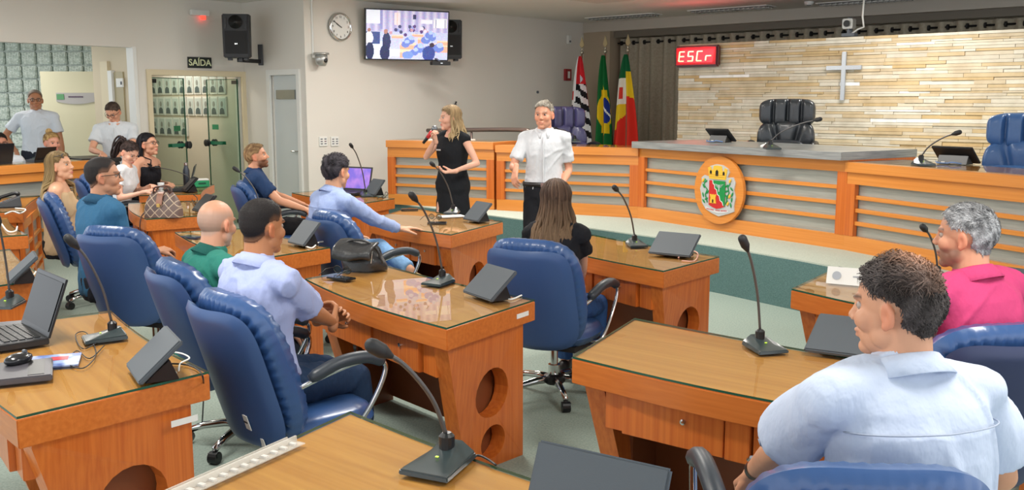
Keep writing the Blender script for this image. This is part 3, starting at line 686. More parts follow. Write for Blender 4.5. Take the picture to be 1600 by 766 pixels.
def f_br(s,t):
    x=s-.56; z=t-.52
    if ((x-.12)/.16)**2+((z+.0)/.11)**2<1:
        return (236,240,240) if abs(z-.05+x*.4)<.012 else (34,54,140)
    if abs(x)/.42+abs(z)/.25<1 or (abs(x)<.2 and .32<t<.70): return (232,196,30)
    return (20,104,52)
def f_mu(s,t):
    if t>.86 or (s<.5 and t>.80): return (22,100,60)
    if s>=.5: return (226,196,40) if t>.66-.1*(s-.5) else (212,50,38)
    if t>.58:
        return (208,60,50) if (.62<t<.72 and .12<s<.34) else (226,224,214)
    if t>.48-.3*(.4-s) and s<.42: return (226,196,40)
    return (212,50,38)
flag(908,'black and white striped flag with red canton, leftmost of the three',f_sp,spread=.42,v=12.2)
flag(944,'green flag with yellow rhombus and blue globe, middle of the three',f_br,spread=.30,v=12.2)
flag(979,'red, yellow and green flag, rightmost of the three',f_mu,spread=.42,v=12.2)
# handrail left of the counter
p0=atY(668,204,13.2); p1=atY(812,203,12.0); 
b=MB(); b.tube(bez([p0,p1,(p1[0]+.09,p1[1]-.08,p1[2]-.06),(p1[0]+.12,p1[1]-.1,p1[2]-.2),(p1[0]+.12,p1[1]-.1,PZ)],5),.028,8); 
e=b.build('handrail',mat('rail_bronze',(120,104,96),.3,metal=.6),smooth=True); tag(e,'dull metal handrail behind the side counter by the wall','handrail')
m_=[(p0[0]*(1-t)+p1[0]*t,p0[1]*(1-t)+p1[1]*t,p0[2]*(1-t)+p1[2]*t) for t in (.1,.5)]
for q in m_: MB().tube([q,(q[0],q[1],PZ)],.016,8).build('rail_post',MATS['rail_bronze'],e,smooth=True)
# ------------------------------------------------------------------ desks
def desk(UL,UR,FR,FL,label,slats=False,drawers=True,sticker=False,zt=.75):
    P=[Vector((p[0],p[1],0)) for p in (UL,UR,FR,FL)]
    O=(P[0]+P[1])/2; ang=math.atan2(P[1].y-P[0].y,P[1].x-P[0].x); Rm=Matrix.Rotation(-ang,3,'Z')
    ul,ur,fr,fl=[Rm@(p-O) for p in P]
    e=empty('curved_desk',(O.x,O.y,0),ang,label,'desk','wooden desks of the chamber')
    def bow(a,b,amt,n=10):
        d=(b-a); nrm=Vector((-d.y,d.x,0)).normalized(); return [a+d*(i/n)-nrm*amt*math.sin(PI*i/n) for i in range(n+1)]
    top=bow(ul,ur,.05)+bow(fr,fl,.03*-1)
    ap=.095
    b=MB(); b.prism([(p.x,p.y) for p in top],zt-ap,zt-.004); b.build('desktop',[W_H],e,bevel=.003)
    c=sum(top,Vector())/len(top)
    b=MB(); b.prism([(p.x+(c.x-p.x)*.012,p.y+(c.y-p.y)*.012) for p in top],zt-.0045,zt-.003); b.build('top_veneer',W_T,e)
    g=MB(); g.prism([(p.x+(c.x-p.x)*.004,p.y+(c.y-p.y)*.004) for p in top],zt-.002,zt+.006)
    g.m=[0,0]+[1]*(len(g.f)-2); g.build('top_glass',[GLASS,GLASS_E],e,fix=False)
    dep=(fl-ul).length
    for sgn,(u,f) in ((1,(ur,fr)),(-1,(ul,fl))):
        ax=(f-u).normalized(); inw=Vector((-1,0,0))*sgn
        inw=(inw-ax*inw.dot(ax)).normalized()
        t0=u+ax*.05+inw*.03; t1=f-ax*.06+inw*.03; LW=(t1-t0).length; zt_=zt-ap
        def fm(p,th,t0=t0,ax=ax,inw=inw,LW=LW):
            s,z=p   # slight inward lean of the near foot
            k=(1-z/zt_)*(1-min(1,s/LW))*.10
            q=t0+ax*s+inw*(th+k); return (q.x,q.y,z)
        outl=[(0,zt_),(LW*.0,zt_-.02),(LW*.36,0),(LW,0),(LW,zt_)]
        def circ(cx,cz,r,n=20): return [(cx+r*math.cos(2*PI*i/n),cz+r*math.sin(2*PI*i/n)) for i in range(n)]
        b=MB(); b.holed(outl,[circ(LW*.60,zt_*.56,.118),circ(LW*.64,zt_*.19,.082)],fm,.075); b.build('end_panel',W_V,e)
        q=t0+ax*LW*.62+inw*.083
        # inner lining that closes the holes
        b=MB(); t2=t0+ax*(LW*.40)+inw*.10; t3=t1-ax*.02+inw*.10
        b.hull([(t2.x,t2.y,0),(t3.x,t3.y,0),(t3.x,t3.y,zt_),(t2.x,t2.y,zt_)],[(t2.x+inw.x*.015,t2.y+inw.y*.015,0),(t3.x+inw.x*.015,t3.y+inw.y*.015,0),(t3.x+inw.x*.015,t3.y+inw.y*.015,zt_),(t2.x+inw.x*.015,t2.y+inw.y*.015,zt_)])
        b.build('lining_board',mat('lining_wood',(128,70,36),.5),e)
    # front (modesty) panel
    a=fl.lerp(fr,.06)+Vector((0,-.07,0)); c2=fl.lerp(fr,.94)+Vector((0,-.07,0))
    if slats:
        b=MB(); dv=(c2-a).normalized(); nv=Vector((-dv.y,dv.x,0))
        b.hull([tuple(a),tuple(c2),tuple(c2+nv*.02),tuple(a+nv*.02)],[(a.x,a.y,zt-ap),(c2.x,c2.y,zt-ap),(c2.x+nv.x*.02,c2.y+nv.y*.02,zt-ap),(a.x+nv.x*.02,a.y+nv.y*.02,zt-ap)]); b.build('metal_panel',STEEL,e)
        def pb(p,q,z,h,t=.035,m=W_C,nm='slat'):
            MB().bar((p.x+nv.x*.035,p.y+nv.y*.035,z),(q.x+nv.x*.035,q.y+nv.y*.035,z),t,h).build(nm,m,e)
        for k in range(3): pb(a,c2,.17+.13*k,.03)
        pb(a,c2,.05,.10,nm='bottom_rail'); pb(a,c2,zt-ap-.04,.08,nm='top_rail')
        for p in (a,(a+c2)/2,c2):
            MB().box((p.x+nv.x*.035,p.y+nv.y*.035,(zt-ap)/2),(.08,.04,zt-ap),Matrix.Rotation(math.atan2(dv.y,dv.x),3,'Z')).build('post',W_V,e)
    else:
        dv=(c2-a).normalized(); nv=Vector((-dv.y,dv.x,0))
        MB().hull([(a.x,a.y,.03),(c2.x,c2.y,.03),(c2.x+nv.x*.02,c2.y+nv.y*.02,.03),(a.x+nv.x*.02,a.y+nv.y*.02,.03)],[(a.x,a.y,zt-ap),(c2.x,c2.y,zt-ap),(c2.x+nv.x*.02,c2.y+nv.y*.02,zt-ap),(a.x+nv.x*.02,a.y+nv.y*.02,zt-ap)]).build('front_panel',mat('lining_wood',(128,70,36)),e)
    if drawers:
        xa=ul.x+.13; xb=ur.x-.13; W=xb-xa; zc=zt-ap-.075
        for (f0,f1,nm) in ((0,.07,'fascia'),(.075,.44,'drawer'),(.445,.53,'fascia'),(.535,.90,'drawer'),(.905,1,'fascia')):
            x0=xa+W*f0; x1=xa+W*f1; yy=.035-.045*math.sin(PI*(((x0+x1)/2-ul.x)/(ur.x-ul.x)))
            o=MB().box(((x0+x1)/2,yy+.06,zc+(.008 if nm=='fascia' else 0)),(x1-x0-.003,.10,.15 if nm=='drawer' else .165)).build(nm,W_V,e,bevel=.002)
            if nm=='drawer': 
                kk=MB().lathe([(.010,0),(.010,.008),(.004,.009)],12,c=((x0+x1)/2+(x1-x0)*.12,yy+.01,zc+.02),rot=rx); kk.build('drawer_lock',CHROME,o)
    if sticker:
        q=ur.lerp(fr,.84)
        axx=(fr-ur).normalized(); MB().box((q.x+.0015,q.y,zt-ap*.5 if sticker==2 else zt-ap-.05),(.002,.10,.022),Matrix.Rotation(math.atan2(axx.y,axx.x)-PI/2,3,'Z')).build('label_strip',PAPER,e)
    return e
def mv(p,d,a): return (p[0]+d*math.cos(math.radians(a)),p[1]+d*math.sin(math.radians(a)))
DESKS={}
DESKS['D3']=desk((-1.1,5.01),(-.27,3.88),(.11,4.46),(-.74,5.45),'desk in the middle of the hall with a black bag and a tablet on it',sticker=2)
D1UR=(-1.47,2.74); DESKS['D1']=desk(mv(D1UR,1.38,127),D1UR,(-1.05,3.23),(-1.80,4.22),'bottom left desk carrying the open black laptop and mouse',sticker=1)
DESKS['D2']=desk((-.82,2.18),(.24,1.29),(.44,1.96),(-.49,2.80),'nearest desk at the bottom edge with a clear plastic strip on its side')
DESKS['D4']=desk((.22,3.43),(1.28,2.60),(1.47,3.25),(.53,4.07),'large right foreground desk beside the man in the pale blue shirt')
DESKS['D5']=desk((.11,6.41),(.84,5.24),(1.26,5.75),(.57,6.72),'desk in front of the long-haired woman below the counter')
DESKS['D6']=desk((1.40,4.73),(2.19,3.60),(2.63,4.4),(1.86,5.39),'desk at the far right with the white name card')
DESKS['D7']=desk((-1.14,7.57),(-.43,6.72),(-.07,7.49),(-.91,8.5),'desk between the man in the striped blue shirt and the woman in black')
DESKS['D8']=desk((-2.43,6.85),(-1.56,5.6),(-1.17,6.12),(-1.95,7.1),'desk seen behind the bald man in green')
D9UR=(-2.93,7.63); DESKS['D9']=desk(mv(D9UR,1.38,117),D9UR,(-2.36,8.02),mv((-2.36,8.02),1.25,117),'desk carrying the brown checked handbag')
DESKS['D10']=desk((-2.28,9.9),(-1.39,8.84),(-1.14,9.3),(-1.95,10.3),'desk by the left wall with the open laptop and tall microphone')
DESKS['D11']=desk((-3.7,5.55),(-2.88,4.5),(-2.45,5.02),(-3.2,6.05),'desk at the left picture edge with a grey tablet, behind the laptop desk')
DESKS['D13']=desk((-4.1,10.9),(-3.75,9.62),(-3.18,9.78),(-3.4,10.95),'desk with the green box and bottle before the two young women')
DESKS['D12']=desk((-5.4,9.2),(-4.78,7.95),(-4.2,8.2),(-4.72,9.6),'slat-fronted desk at the left edge carrying a desk telephone',slats=True)
DESKS['D14']=desk((-4.65,7.35),(-3.95,6.35),(-3.42,6.72),(-4.1,7.75),'desk at the left edge with loose white cables, before the slatted desk')
# far left counter
fa=(-5.5,9.5); fb=(-4.75,10.95)
cc,_,_=slat_bench('reception_counter',fa,fb,1.03,'high wooden counter at the far left with two laptops on it','counter',zb=0,depth=.45,slab=.09)
# ------------------------------------------------------------------ office chairs
def pillow(b,c,wd,hg,th,nu=22,nv=26,bk=1.0,pw=.35,pleat=0,axis='z',sq=3.2,curve=0,tilt=0,front_only=False,pn=34):
    # puffed rounded-rectangle cushion; local: x width, z height, y thickness (front +y)
    def pt(s,t,side):
        a=(s*2-1); d=(t*2-1)
        m=max(abs(a),abs(d)); L=(abs(a)**sq+abs(d)**sq)**(1/sq) if m>0 else 1
        k=(m/L) if L>0 else 1
        x=a*k; z=d*k; edge=1-m**4
        th_=(max(0,1-m**5))**pw
        if pleat and m>.7: th_*=1+pleat*math.sin(pn*math.atan2(z,x))*(1-abs(m-.86)/.14 if abs(m-.86)<.14 else 0)
        y=side*th/2*th_*(1 if side>0 else bk) - curve*(x*x)*-1
        return Vector((x*wd/2,y,z*hg/2))
    Rt=Matrix.Rotation(tilt,3,'X')
    for side in (1,-1):
        b.grid(lambda s,t: Rt@pt(s,t,side)+Vector(c),nu,nv)
    return b
def office_chair(loc,ang,label,first=None,shell=BLUE_B,lea=BLUE,stickers=0,zadj=0,armup=0):
    e=empty('office_chair',(loc[0],loc[1],0),math.radians(ang)-PI/2,label,'chair','blue swivel armchairs')
    zs=.42+zadj
    b=MB(); pillow(b,(0,0,0),.50,.48,.11,pw=.3,pleat=.05,tilt=PI/2); 
    o=b.build('seat',lea,e,smooth=True); o.location=(0,.02,zs-.03)
    b=MB(); b.box((0,0,0),(.4,.36,.03)); o=b.build('seat_plate',BLKM,e); o.location=(0,.02,zs-.09)
    tb=math.radians(17)
    b=MB(); pillow(b,(0,0,0),.56,.66,.13,nu=44,nv=44,pw=.32,pleat=.22,pn=46,bk=.75,curve=.06,tilt=tb); o=b.build('backrest',lea,e,smooth=True); o.location=(0,-.26,.645+zadj)
    b=MB(); pillow(b,(0,0,0),.515,.60,.05,pw=.18,curve=.07,tilt=tb,sq=5); o=b.build('back_shell',shell,e,smooth=True); o.location=(0,-.342,.62+zadj)
    if stickers:
        Rt=Matrix.Rotation(tb,3,'X')
        lst=[(.10,-.17,.05,.065),(.15,-.26,.035,.04)] if stickers==1 else [(.05,-.02,.06,.055),(.05,-.10,.075,.05),(.06,-.17,.03,.03),(.06,-.23,.035,.022)]
        for (x,z,w_,h_) in lst:
            k=(x/.2375); v=Rt@Vector((x,-.0275+.07*k*k,z)); s=MB().box((0,0,0),(w_,.003,h_),Rt).build('sticker',PAPER if stickers==1 else mat('sticker_tan',(196,190,172),.6),e); s.location=(v.x,v.y-.342,v.z+.62+zadj)
            if h_>.045: 
                m_=MB(); m_.box((0,-.002,0),(w_*.6,.002,h_*.12),Rt); m_.build('sticker_text',BLKM,s)
    for s in (-1,1):
        pts=bez([(s*.20,.03,zs-.075),(s*.27,.05,zs-.06),(s*.29,.15,zs+.06),(s*.30,.21,zs+.19+armup),(s*.295,.17,zs+.235+armup),(s*.29,.05,zs+.235+armup),(s*.27,-.12,zs+.19+armup),(s*.23,-.22,zs+.14+armup)],5)
        MB().tube(pts,.011,8).build('arm_tube',CHROME,e,smooth=True)
        pts=bez([(s*.30,.20,zs+.225+armup),(s*.293,.12,zs+.255+armup),(s*.285,0,zs+.25+armup),(s*.27,-.12,zs+.205+armup)],5)
        MB().tube(pts,[.018]+[.026]*(len(pts)-2)+[.018],10,flat=1.0,flatdir=(1,0,0)).build('arm_pad',mat('arm_pad',(46,52,60),.4),e,smooth=True)
    MB().lathe([(.035,.13),(.035,.19),(.022,.19),(.022,zs-.10)],16).build('gas_lift',CHROME,e,smooth=False)
    MB().lathe([(.045,.075),(.06,.085),(.06,.125),(.035,.135)],16).build('base_hub',BLK,e)
    leg=None;cas=None
    for k in range(5):
        a=2*PI*k/5+.35
        if leg is None:
            b=MB(); b.tube([(.03,0,.105),(.12,0,.105),(.22,0,.092),(.295,0,.068)],[.024,.021,.018,.016],8); leg=b.build('base_leg',CHROME,e,smooth=True); lo=leg
            b=MB(); b.lathe([(.03,-.022),(.03,.022)],14,c=(.30,0,.03),rot=rx); b.limb([(.30,0,.035),(.30,0,.06)],[.012,.012],8,2); b.box((.30,0,.045),(.03,.05,.02)); cas=b.build('caster',BLK,e); co=cas
        else: lo=leg.copy(); link(lo,e); co=cas.copy(); link(co,e)
        lo.rotation_euler=(0,0,a); co.rotation_euler=(0,0,a)
    return e
CHPROTO={}
def chair(loc,ang,label,**kw):
    key=tuple(sorted((k,str(v)) for k,v in kw.items()))
    if key not in CHPROTO: CHPROTO[key]=office_chair(loc,ang,label,**kw); return CHPROTO[key]
    o=copy_tree(CHPROTO[key]); o.location=(loc[0],loc[1],0); o.rotation_euler=(0,0,math.radians(ang)-PI/2); o['label']=label; return o
# high-backed presiding chairs
def exec_chair(loc,ang,label,lea,up=0):
    e=empty('executive_chair',(loc[0],loc[1],PZ+up),math.radians(ang)-PI/2,label,'chair','high-backed armchairs behind the counter')
    def pad(c,wd,hg,th,name,pf=None,nu=80,nv=60):
        b=MB()
        def pt(s,t,side):
            a=s*2-1; d=t*2-1; m=max(abs(a),abs(d)); L=(abs(a)**4+abs(d)**4)**.25 if m>0 else 1; k=m/L if L>0 else 1
            x=a*k; z=d*k; th_=max(0,1-m**6)**.35
            y=side*th/2*th_*(1+(pf(x,z) if pf and side>0 else 0))+.10*x*x
            return Vector((x*wd/2,y,z*hg/2))
        for side in (1,-1): b.grid(lambda s,t: pt(s,t,side)+Vector(c),nu,nv)
        return b.build(name,lea,e,smooth=True)
    hd=lambda x,z:-.5*abs(math.cos(x*PI*2))**14
    def fan(x,z):
        a=math.atan2(z+1.15,x); return -.55*abs(math.cos(a*7))**10
    pad((0,-.30,.98),.60,.30,.20,'head_cushion',hd)
    pad((0,-.27,.60),.62,.60,.17,'backrest',fan)
    pad((0,0,.44),.54,.5,.14,'seat').rotation_euler=(0,0,0)
    b=MB(); b.box((0,0,.42),(.5,.5,.12)); b.build('seat_box',lea,e,bevel=.02)
    for s in(-1,1): MB().tube(bez([(s*.33,-.22,.62),(s*.34,0,.66),(s*.33,.2,.62),(s*.30,.2,.42)],4),.028,8).build('armrest',BLK,e,smooth=True)
    MB().lathe([(.03,.1-up),(.03,.4)],12).build('gas_lift',CHROME,e)
    for k in range(5):
        a=2*PI*k/5; MB().tube([(0,0,.11-up),(.16*math.cos(a),.16*math.sin(a),.1-up),(.3*math.cos(a),.3*math.sin(a),.02-up)],[.03,.024,.02],8).build('base_leg',CHROME,e,smooth=True)
    return e
LBLK=mat('leather_black',(40,44,50),.32,coat=.3,bump=((40,40,40),.35,.004)); LBLU=mat('leather_blue',(58,96,150),.35,coat=.2,bump=((40,40,40),.35,.004)); LPUR=mat('leather_violet',(58,56,94),.4,coat=.2,bump=((40,40,40),.35,.004))
def fit(px,Y): return ((px-800)/FPX*Y,Y)
exec_chair(fit(1221,10.4),-115,'black leather high-backed chair behind the middle of the counter',LBLK,up=.17)
exec_chair(fit(1586,8.15),-130,'blue leather high-backed chair behind the right end of the counter',LBLU,up=.04)
exec_chair(fit(890,12.3),-70,'violet-blue high-backed chair behind the standing man, by the striped flag',LPUR,up=.08)
# ------------------------------------------------------------------ table-top things
def mic(base,head,z,label,rz=0,sc=1.0,grp='gooseneck microphones'):
    e=empty('gooseneck_microphone',(base[0],base[1],z),math.radians(rz),label,'microphone',grp)
    # base: wedge
    b=MB(); lo=[(-.062,-.085,0),(.062,-.085,0),(.05,.075,0),(-.05,.075,0)]; mi=[(-.060,-.083,.012),(.060,-.083,.012),(.048,.073,.016),(-.048,.073,.016)]; hi=[(-.030,-.03,.022),(.030,-.03,.022),(.024,.055,.046),(-.024,.055,.046)]
    b.hull([tuple(c*sc for c in p) for p in lo],[tuple(c*sc for c in p) for p in mi]); b.hull([tuple(c*sc for c in p) for p in mi],[tuple(c*sc for c in p) for p in hi]); b.build('mic_base',mat('mic_base',(48,58,60),.28,coat=.3),e,bevel=.003)
    MB().lathe([(.018*sc,.03*sc),(.018*sc,.062*sc),(.010*sc,.07*sc)],14,c=(0,.025*sc,0)).build('neck_socket',BLK,e,smooth=False)
    hd=Matrix.Rotation(-math.radians(rz),3,'Z')@(Vector(head)-Vector((base[0],base[1],z)))
    s0=Vector((0,.025*sc,.06*sc)); d=hd-s0
    p1=s0+d*.35+Vector((0,0,.06)); p1=s0+Vector((d.x*.22,d.y*.22,d.z*.42)); p2=s0+Vector((d.x*.62,d.y*.62,d.z*.80))
    pts=bez([s0,p1,p2,hd],6)
    MB().tube(pts,.0055*sc,6).build('gooseneck',mat('gooseneck',(88,86,86),.35,metal=.4),e,smooth=True)
    dd=(pts[-1]-pts[-3]).normalized()
    MB().limb([hd-dd*.035,hd-dd*.01,hd+dd*.02],[.008*sc,.017*sc,.017*sc],12).build('mic_head',BLKM,e,smooth=True)
    MB().box((0,-.02*sc,.028*sc),(.008,.006,.002)).build('indicator',mat('mic_led',(190,220,60),.4,emis=((170,220,40),1)),e)
    return e
def pmic(bx,by,hx,hy,z,label,dY=0.0,rz=-120,sc=1.0):
    b=at(bx,by,z); h=atY(hx,hy,b[1]+dY); return mic(b,h,z,label,rz,sc)
TZ=.757
pmic(690,728,592,546,TZ,'nearest gooseneck microphone, on the bottom desk, head towards the seated man',-.05,rz=-25,sc=1.15)
pmic(687,443,646,308,TZ,'gooseneck microphone on the middle desk beside its grey tablet',-.15,rz=-30)
pmic(1192,545,1163,380,TZ,'gooseneck microphone standing on the large right foreground desk',-.05,rz=15)
pmic(993,384,962,295,TZ,'gooseneck microphone on the desk before the long-haired woman',-.2,rz=10)
pmic(166,530,112,378,TZ,'gooseneck microphone on the laptop desk bending over the blue chair back',-.1,rz=-60)
pmic(707,333,676,257,TZ,'gooseneck microphone in front of the woman in the black dress',-.2,rz=-10)
pmic(572,306,549,228,TZ,'tall gooseneck microphone beside the purple-screened laptop',-.2,rz=20)
pmic(1467,437,1444,357,TZ,'gooseneck microphone on the far right desk before the man in pink',-.1,rz=0)
pmic(408,330,369,265,TZ,'gooseneck microphone rising in front of the bearded man in navy',0,rz=30)
pmic(300,292,246,262,TZ,'gooseneck microphone arching over the green box desk',-.3,rz=-50)
pmic(12,478,-4,345,TZ,'gooseneck microphone at the left picture edge beside a grey tablet',-.1,rz=0)
CT=1.185
def cmic(bx,by,hx,hy,z,label): 
    b=at(bx,by,z); h=atY(hx,hy,b[1]-.15); return mic(b,h,z,label,0,1.15)
cmic(1441,258,1495,208,CT,'gooseneck microphone on the right wing of the counter')
cmic(1205,233,1278,187,1.262,'gooseneck microphone in front of the black leather chair')
cmic(898,222,868,201,CT,'gooseneck microphone in front of the violet-blue chair')
# tablets in folio covers on a wedge stand
def tablet(loc,z,rz,label,tilt=42,wd=.27,hg=.19,cover=None,side=0):
    e=empty('tablet_stand',(loc[0],loc[1],z),math.radians(rz),label,'tablet','tablets in grey covers on stands')
    t=math.radians(tilt); Rt=Matrix.Rotation(-(PI/2-t),3,'X')   # panel leans back toward -y ... its back faces -y
    c=Vector((0,0,hg/2)); 
    def L(p): v=Rt@Vector(p); return (v.x,v.y,v.z+.012)
    b=MB(); b.box((0,0,0),(wd,.018,hg),Rt); cc_=Rt@Vector((0,0,hg/2)); o=b.build('cover_panel',cover or TABL,e,bevel=.005); o.location=(cc_.x,cc_.y,cc_.z+.012)
    if cover is BLKM or hg>.3:
     b=MB(); b.box((0,0,0),(wd-.03,.004,hg-.03),Rt); v=Rt@Vector((0,-.012,hg/2)); o=b.build('screen',mat('screen_off',(14,15,18),.3,spec=.25),e); o.location=(v.x,v.y,v.z+.012)
    top=Rt@Vector((0,.009,hg*.62))
    b=MB(); w2=wd*.36
    b.hull([(-w2,top.y*.15+.01,.002),(w2,top.y*.15+.01,.002),(w2,top.y+.04,.002),(-w2,top.y+.04,.002)],[(-w2,top.y*.5+.012,top.z*.5),(w2,top.y*.5+.012,top.z*.5),(w2,top.y+.012,top.z+.0),(-w2,top.y+.012,top.z)])
    b.build('stand_wedge',BLK,e,bevel=.002)
    MB().box((w2*.6,top.y+.035,.015),(.03,.002,.012)).build('stand_sticker',PAPER,e)
    return e
def ptab(px,py,rz,label,z=TZ,**kw): return tablet(at(px,py,z),z,rz,label,**kw)
ptab(745,468,-58,'grey covered tablet on the middle desk beside the microphone')
ptab(208,592,-60,'grey covered tablet near the corner of the laptop desk',wd=.26)
ptab(1045,402,-35,'grey covered tablet on the desk before the long-haired woman',tilt=38,wd=.28)
ptab(735,347,-55,'dark tablet on the desk in front of the woman in the black dress',tilt=45,wd=.22)
ptab(1330,562,-30,'dark covered tablet lying at a low angle before the man in pale blue',tilt=20,wd=.34,hg=.26)
ptab(912,870,-33,'large grey covered tablet at the bottom edge of the nearest desk',tilt=66,wd=.31,hg=.20)
ptab(12,442,-60,'grey covered tablet on the desk at the left picture edge',wd=.24)
ptab(462,385,-50,'grey covered tablet on the desk behind the seated men in the middle',tilt=48,wd=.22)
ptab(308,333,-50,'black tablet beside the brown checked handbag',tilt=45,wd=.22,cover=BLKM)
ptab(287,300,-60,'black tablet beside the steel bottle',tilt=45,wd=.2,cover=BLKM)
ptab(577,306,-50,'grey tablet beside the purple-screened laptop',tilt=50,wd=.22)
ptab(1585,470,-50,'grey covered tablet beyond the shoulder of the man in pink',tilt=38,wd=.28)
def ctab(px,py,rz,label,z=CT,wd=.34):
    e=ptab(px,py,rz,label,z=z,wd=wd,tilt=40,hg=.2,cover=BLKM)
    MB().tube(bez([(-.1,.17,.01),(-.04,.2,.02),(.02,.17,.01),(.08,.2,.012),(.13,.14,.02)],4),.006,6).build('blue_cable',mat('cable_blue',(110,140,190),.4),e,smooth=True)
    return e
ctab(1133,222,130,'black tablet on the steel-topped counter left of the black chair',z=1.262,wd=.30)
ctab(1500,256,128,'black tablet on the right wing of the counter before the blue chair',wd=.34)
ctab(893,214,150,'black tablet on the left wing of the counter before the violet chair',wd=.26)
b=MB(); b.lathe([(.045,0),(.05,.02),(.02,.035)],16); o=b.build('white_bell',WHITE,smooth=True); x,y=at(1196,231,1.262); o.location=(x,y,1.262); tag(o,'small white rounded object on the steel counter before the black chair','ornament'); MB().lathe([(.01,.033),(.008,.045)],8).build('button',CHROME,o)
# laptops
def laptop(loc,z,rz,label,open_=105,wd=.37,dp=.25,scr=None,body=None):
    e=empty('laptop',(loc[0],loc[1],z),math.radians(rz),label,'laptop','open laptops')
    body=body or mat('laptop_black',(30,31,34),.35)
    MB().box((0,0,.012),(wd,dp,.024)).build('keyboard_base',body,e,bevel=.003)
    MB().box((0,.01,.0245),(wd-.03,dp-.05,.002)).build('deck',mat('laptop_deck',(48,50,55),.4),e)
    b=MB()
    for r in range(5):
        for c in range(14): b.box((-wd/2+.03+(wd-.06)*(c+.5)/14,.085-.027*r,.0275),((wd-.06)/14-.004,.021,.004))
    b.build('keys',BLK,e)
    MB().box((0,-.085,.026),(.1,.05,.001)).build('touchpad',GREY,e)
    a=math.radians(180-open_); Rt=Matrix.Rotation(-(PI/2-a)+0,3,'X') if False else Matrix.Rotation(-(math.radians(open_)-PI/2),3,'X')
    o=MB().box((0,0,0),(wd,.009,dp),Rt).build('lid',body,e,bevel=.002); v=Rt@Vector((0,0,dp/2)); o.location=(0,dp/2+v.y,.022+v.z)
    s=MB().box((0,-.0055,.005),(wd-.03,.002,dp-.04),Rt).build('display',scr or mat('screen_off',(14,15,18),.3),o)
    return e
laptop((-1.99,3.66),TZ,-48,'open black laptop on the bottom left desk, screen off',open_=110,wd=.36,dp=.235)
SCRP=mat('screen_purple',(96,80,170),.3,emis=((110,92,190),.9),noise=((9,9,9),(190,130,190),.4,.7,2))
laptop(at(545,303,TZ),TZ,-28,'laptop showing a purple picture on the desk by the left wall',scr=SCRP,wd=.34)
laptop(at(278,297,TZ),TZ,-75,'dark laptop seen edge-on beside the steel bottle',wd=.32)
laptop((-5.22,10.63),1.035,243,'dark laptop on the far counter before the woman with a bun',wd=.24,dp=.15,open_=115) 
laptop((-5.49,10.2),1.035,243,'dark laptop on the far counter at the left picture edge',wd=.28,dp=.2,open_=105)
# mouse, pad, magazine, small laptop tray
x,y=at(30,577,TZ)
e=empty('computer_mouse',(x,y,TZ+.022),math.radians(-20),'black mouse resting on a dark pad on the laptop desk','mouse')
MB().ell((0,0,.014),(.034,.055,.022)).build('shell',mat('mouse_black',(30,30,34),.2,coat=.3),e,smooth=True); MB().lathe([(.008,-.005),(.008,.005)],10,c=(0,.028,.034),rot=Matrix.Rotation(PI/2,3,'Y')).build('wheel',GREY,e)
x,y=at(10,590,TZ); o=MB().box((0,0,.011),(.34,.24,.022)).build('dark_binder',mat('binder',(74,72,78),.4),bevel=.004); place(o,(x-.03,y,TZ),math.radians(25)); tag(o,'flat dark grey binder under the black mouse','binder'); MB().box((.12,0,.0225),(.05,.2,.002)).build('binder_band',BLK,o)
x,y=at(68,567,TZ); o=MB().box((0,0,.003),(.24,.17,.006)).build('magazine',mat('mag_blue',(50,84,160),.3,noise=((14,14,14),(150,170,210),.45,.6,3))); place(o,(x,y,TZ),math.radians(20)); tag(o,'blue printed magazine under the mouse and laptop','magazine'); MB().box((.05,.02,.0065),(.06,.05,.001)).build('cover_picture',mat('mag_red',(190,60,70),.4),o)
x,y=at(8,513,TZ); o=MB().box((0,0,.008),(.16,.12,.016)).build('hard_drive',mat('binder',(74,72,78)),bevel=.003); place(o,(x,y,TZ),math.radians(25)); tag(o,'small grey flat box at the left edge beside the laptop','box')
# cables
def cable(pxs,z,label,m=BLK,r=.003,name='cable',wig=0):
    pts=[]
    for i,q in enumerate(pxs):
        if len(q)==2: x,y=at(q[0],q[1],z+.004); pts.append((x,y,z+r+.001))
        else: x,y=at(q[0],q[1],q[2]); pts.append((x,y,q[2]))
    o=MB().tube(bez(pts,6),r,6).build(name,m,smooth=True); tag(o,label,'cable','cables on the desks'); return o
cable([(163,540),(140,560),(120,548),(105,566),(130,575),(150,552),(135,520),(118,523),(130,545),(160,530)],TZ,'thin black cable tangled on the laptop desk beside the microphone',r=.0022)
cable([(240,565),(262,568),(290,570),(308,577),(317,590),(318,620,.60),(316,660,.42)],TZ,'black cable running over the corner of the laptop desk to the floor',r=.003)
cable([(268,550),(285,553),(296,560),(282,568),(279,580)],TZ,'short white cable curling at the laptop desk corner',m=PAPER,r=.003)
cable([(735,715),(748,712),(762,718),(775,727)],TZ,'short black cable behind the nearest microphone',r=.003)
cable([(765,470),(785,467),(800,468),(815,462)],TZ,'white cable behind the tablet on the middle desk',m=PAPER,r=.004)
cable([(1060,403),(1075,392),(1090,396),(1085,408),(1065,408)],TZ,'pale coiled cable beside the tablet on the desk before the long-haired woman',m=mat('cable_pink',(226,170,150),.5),r=.004)
cable([(590,310),(600,306),(603,300),(606,304),(598,310)],TZ,'black cable curling beside the purple-screened laptop',r=.004)
cable([(478,386),(488,388),(497,380),(505,378)],TZ,'white cable behind the tablet in the middle row',m=PAPER,r=.005)
cable([(8,335),(20,331),(32,334),(40,328),(24,326)],TZ,'pale cables beside the desk telephone at the left edge',m=PAPER,r=.006)
cable([(2,350),(12,362),(24,362),(27,355)],TZ,'white cable on the second desk at the left edge',m=PAPER,r=.006)
cable([(20,438),(40,432),(52,430),(56,425)],TZ,'pale cable behind the tablet at the left picture edge',m=PAPER,r=.004)
cable([(300,303),(308,310),(305,320),(300,312)],TZ,'black cable hanging between the two left desks',r=.004)
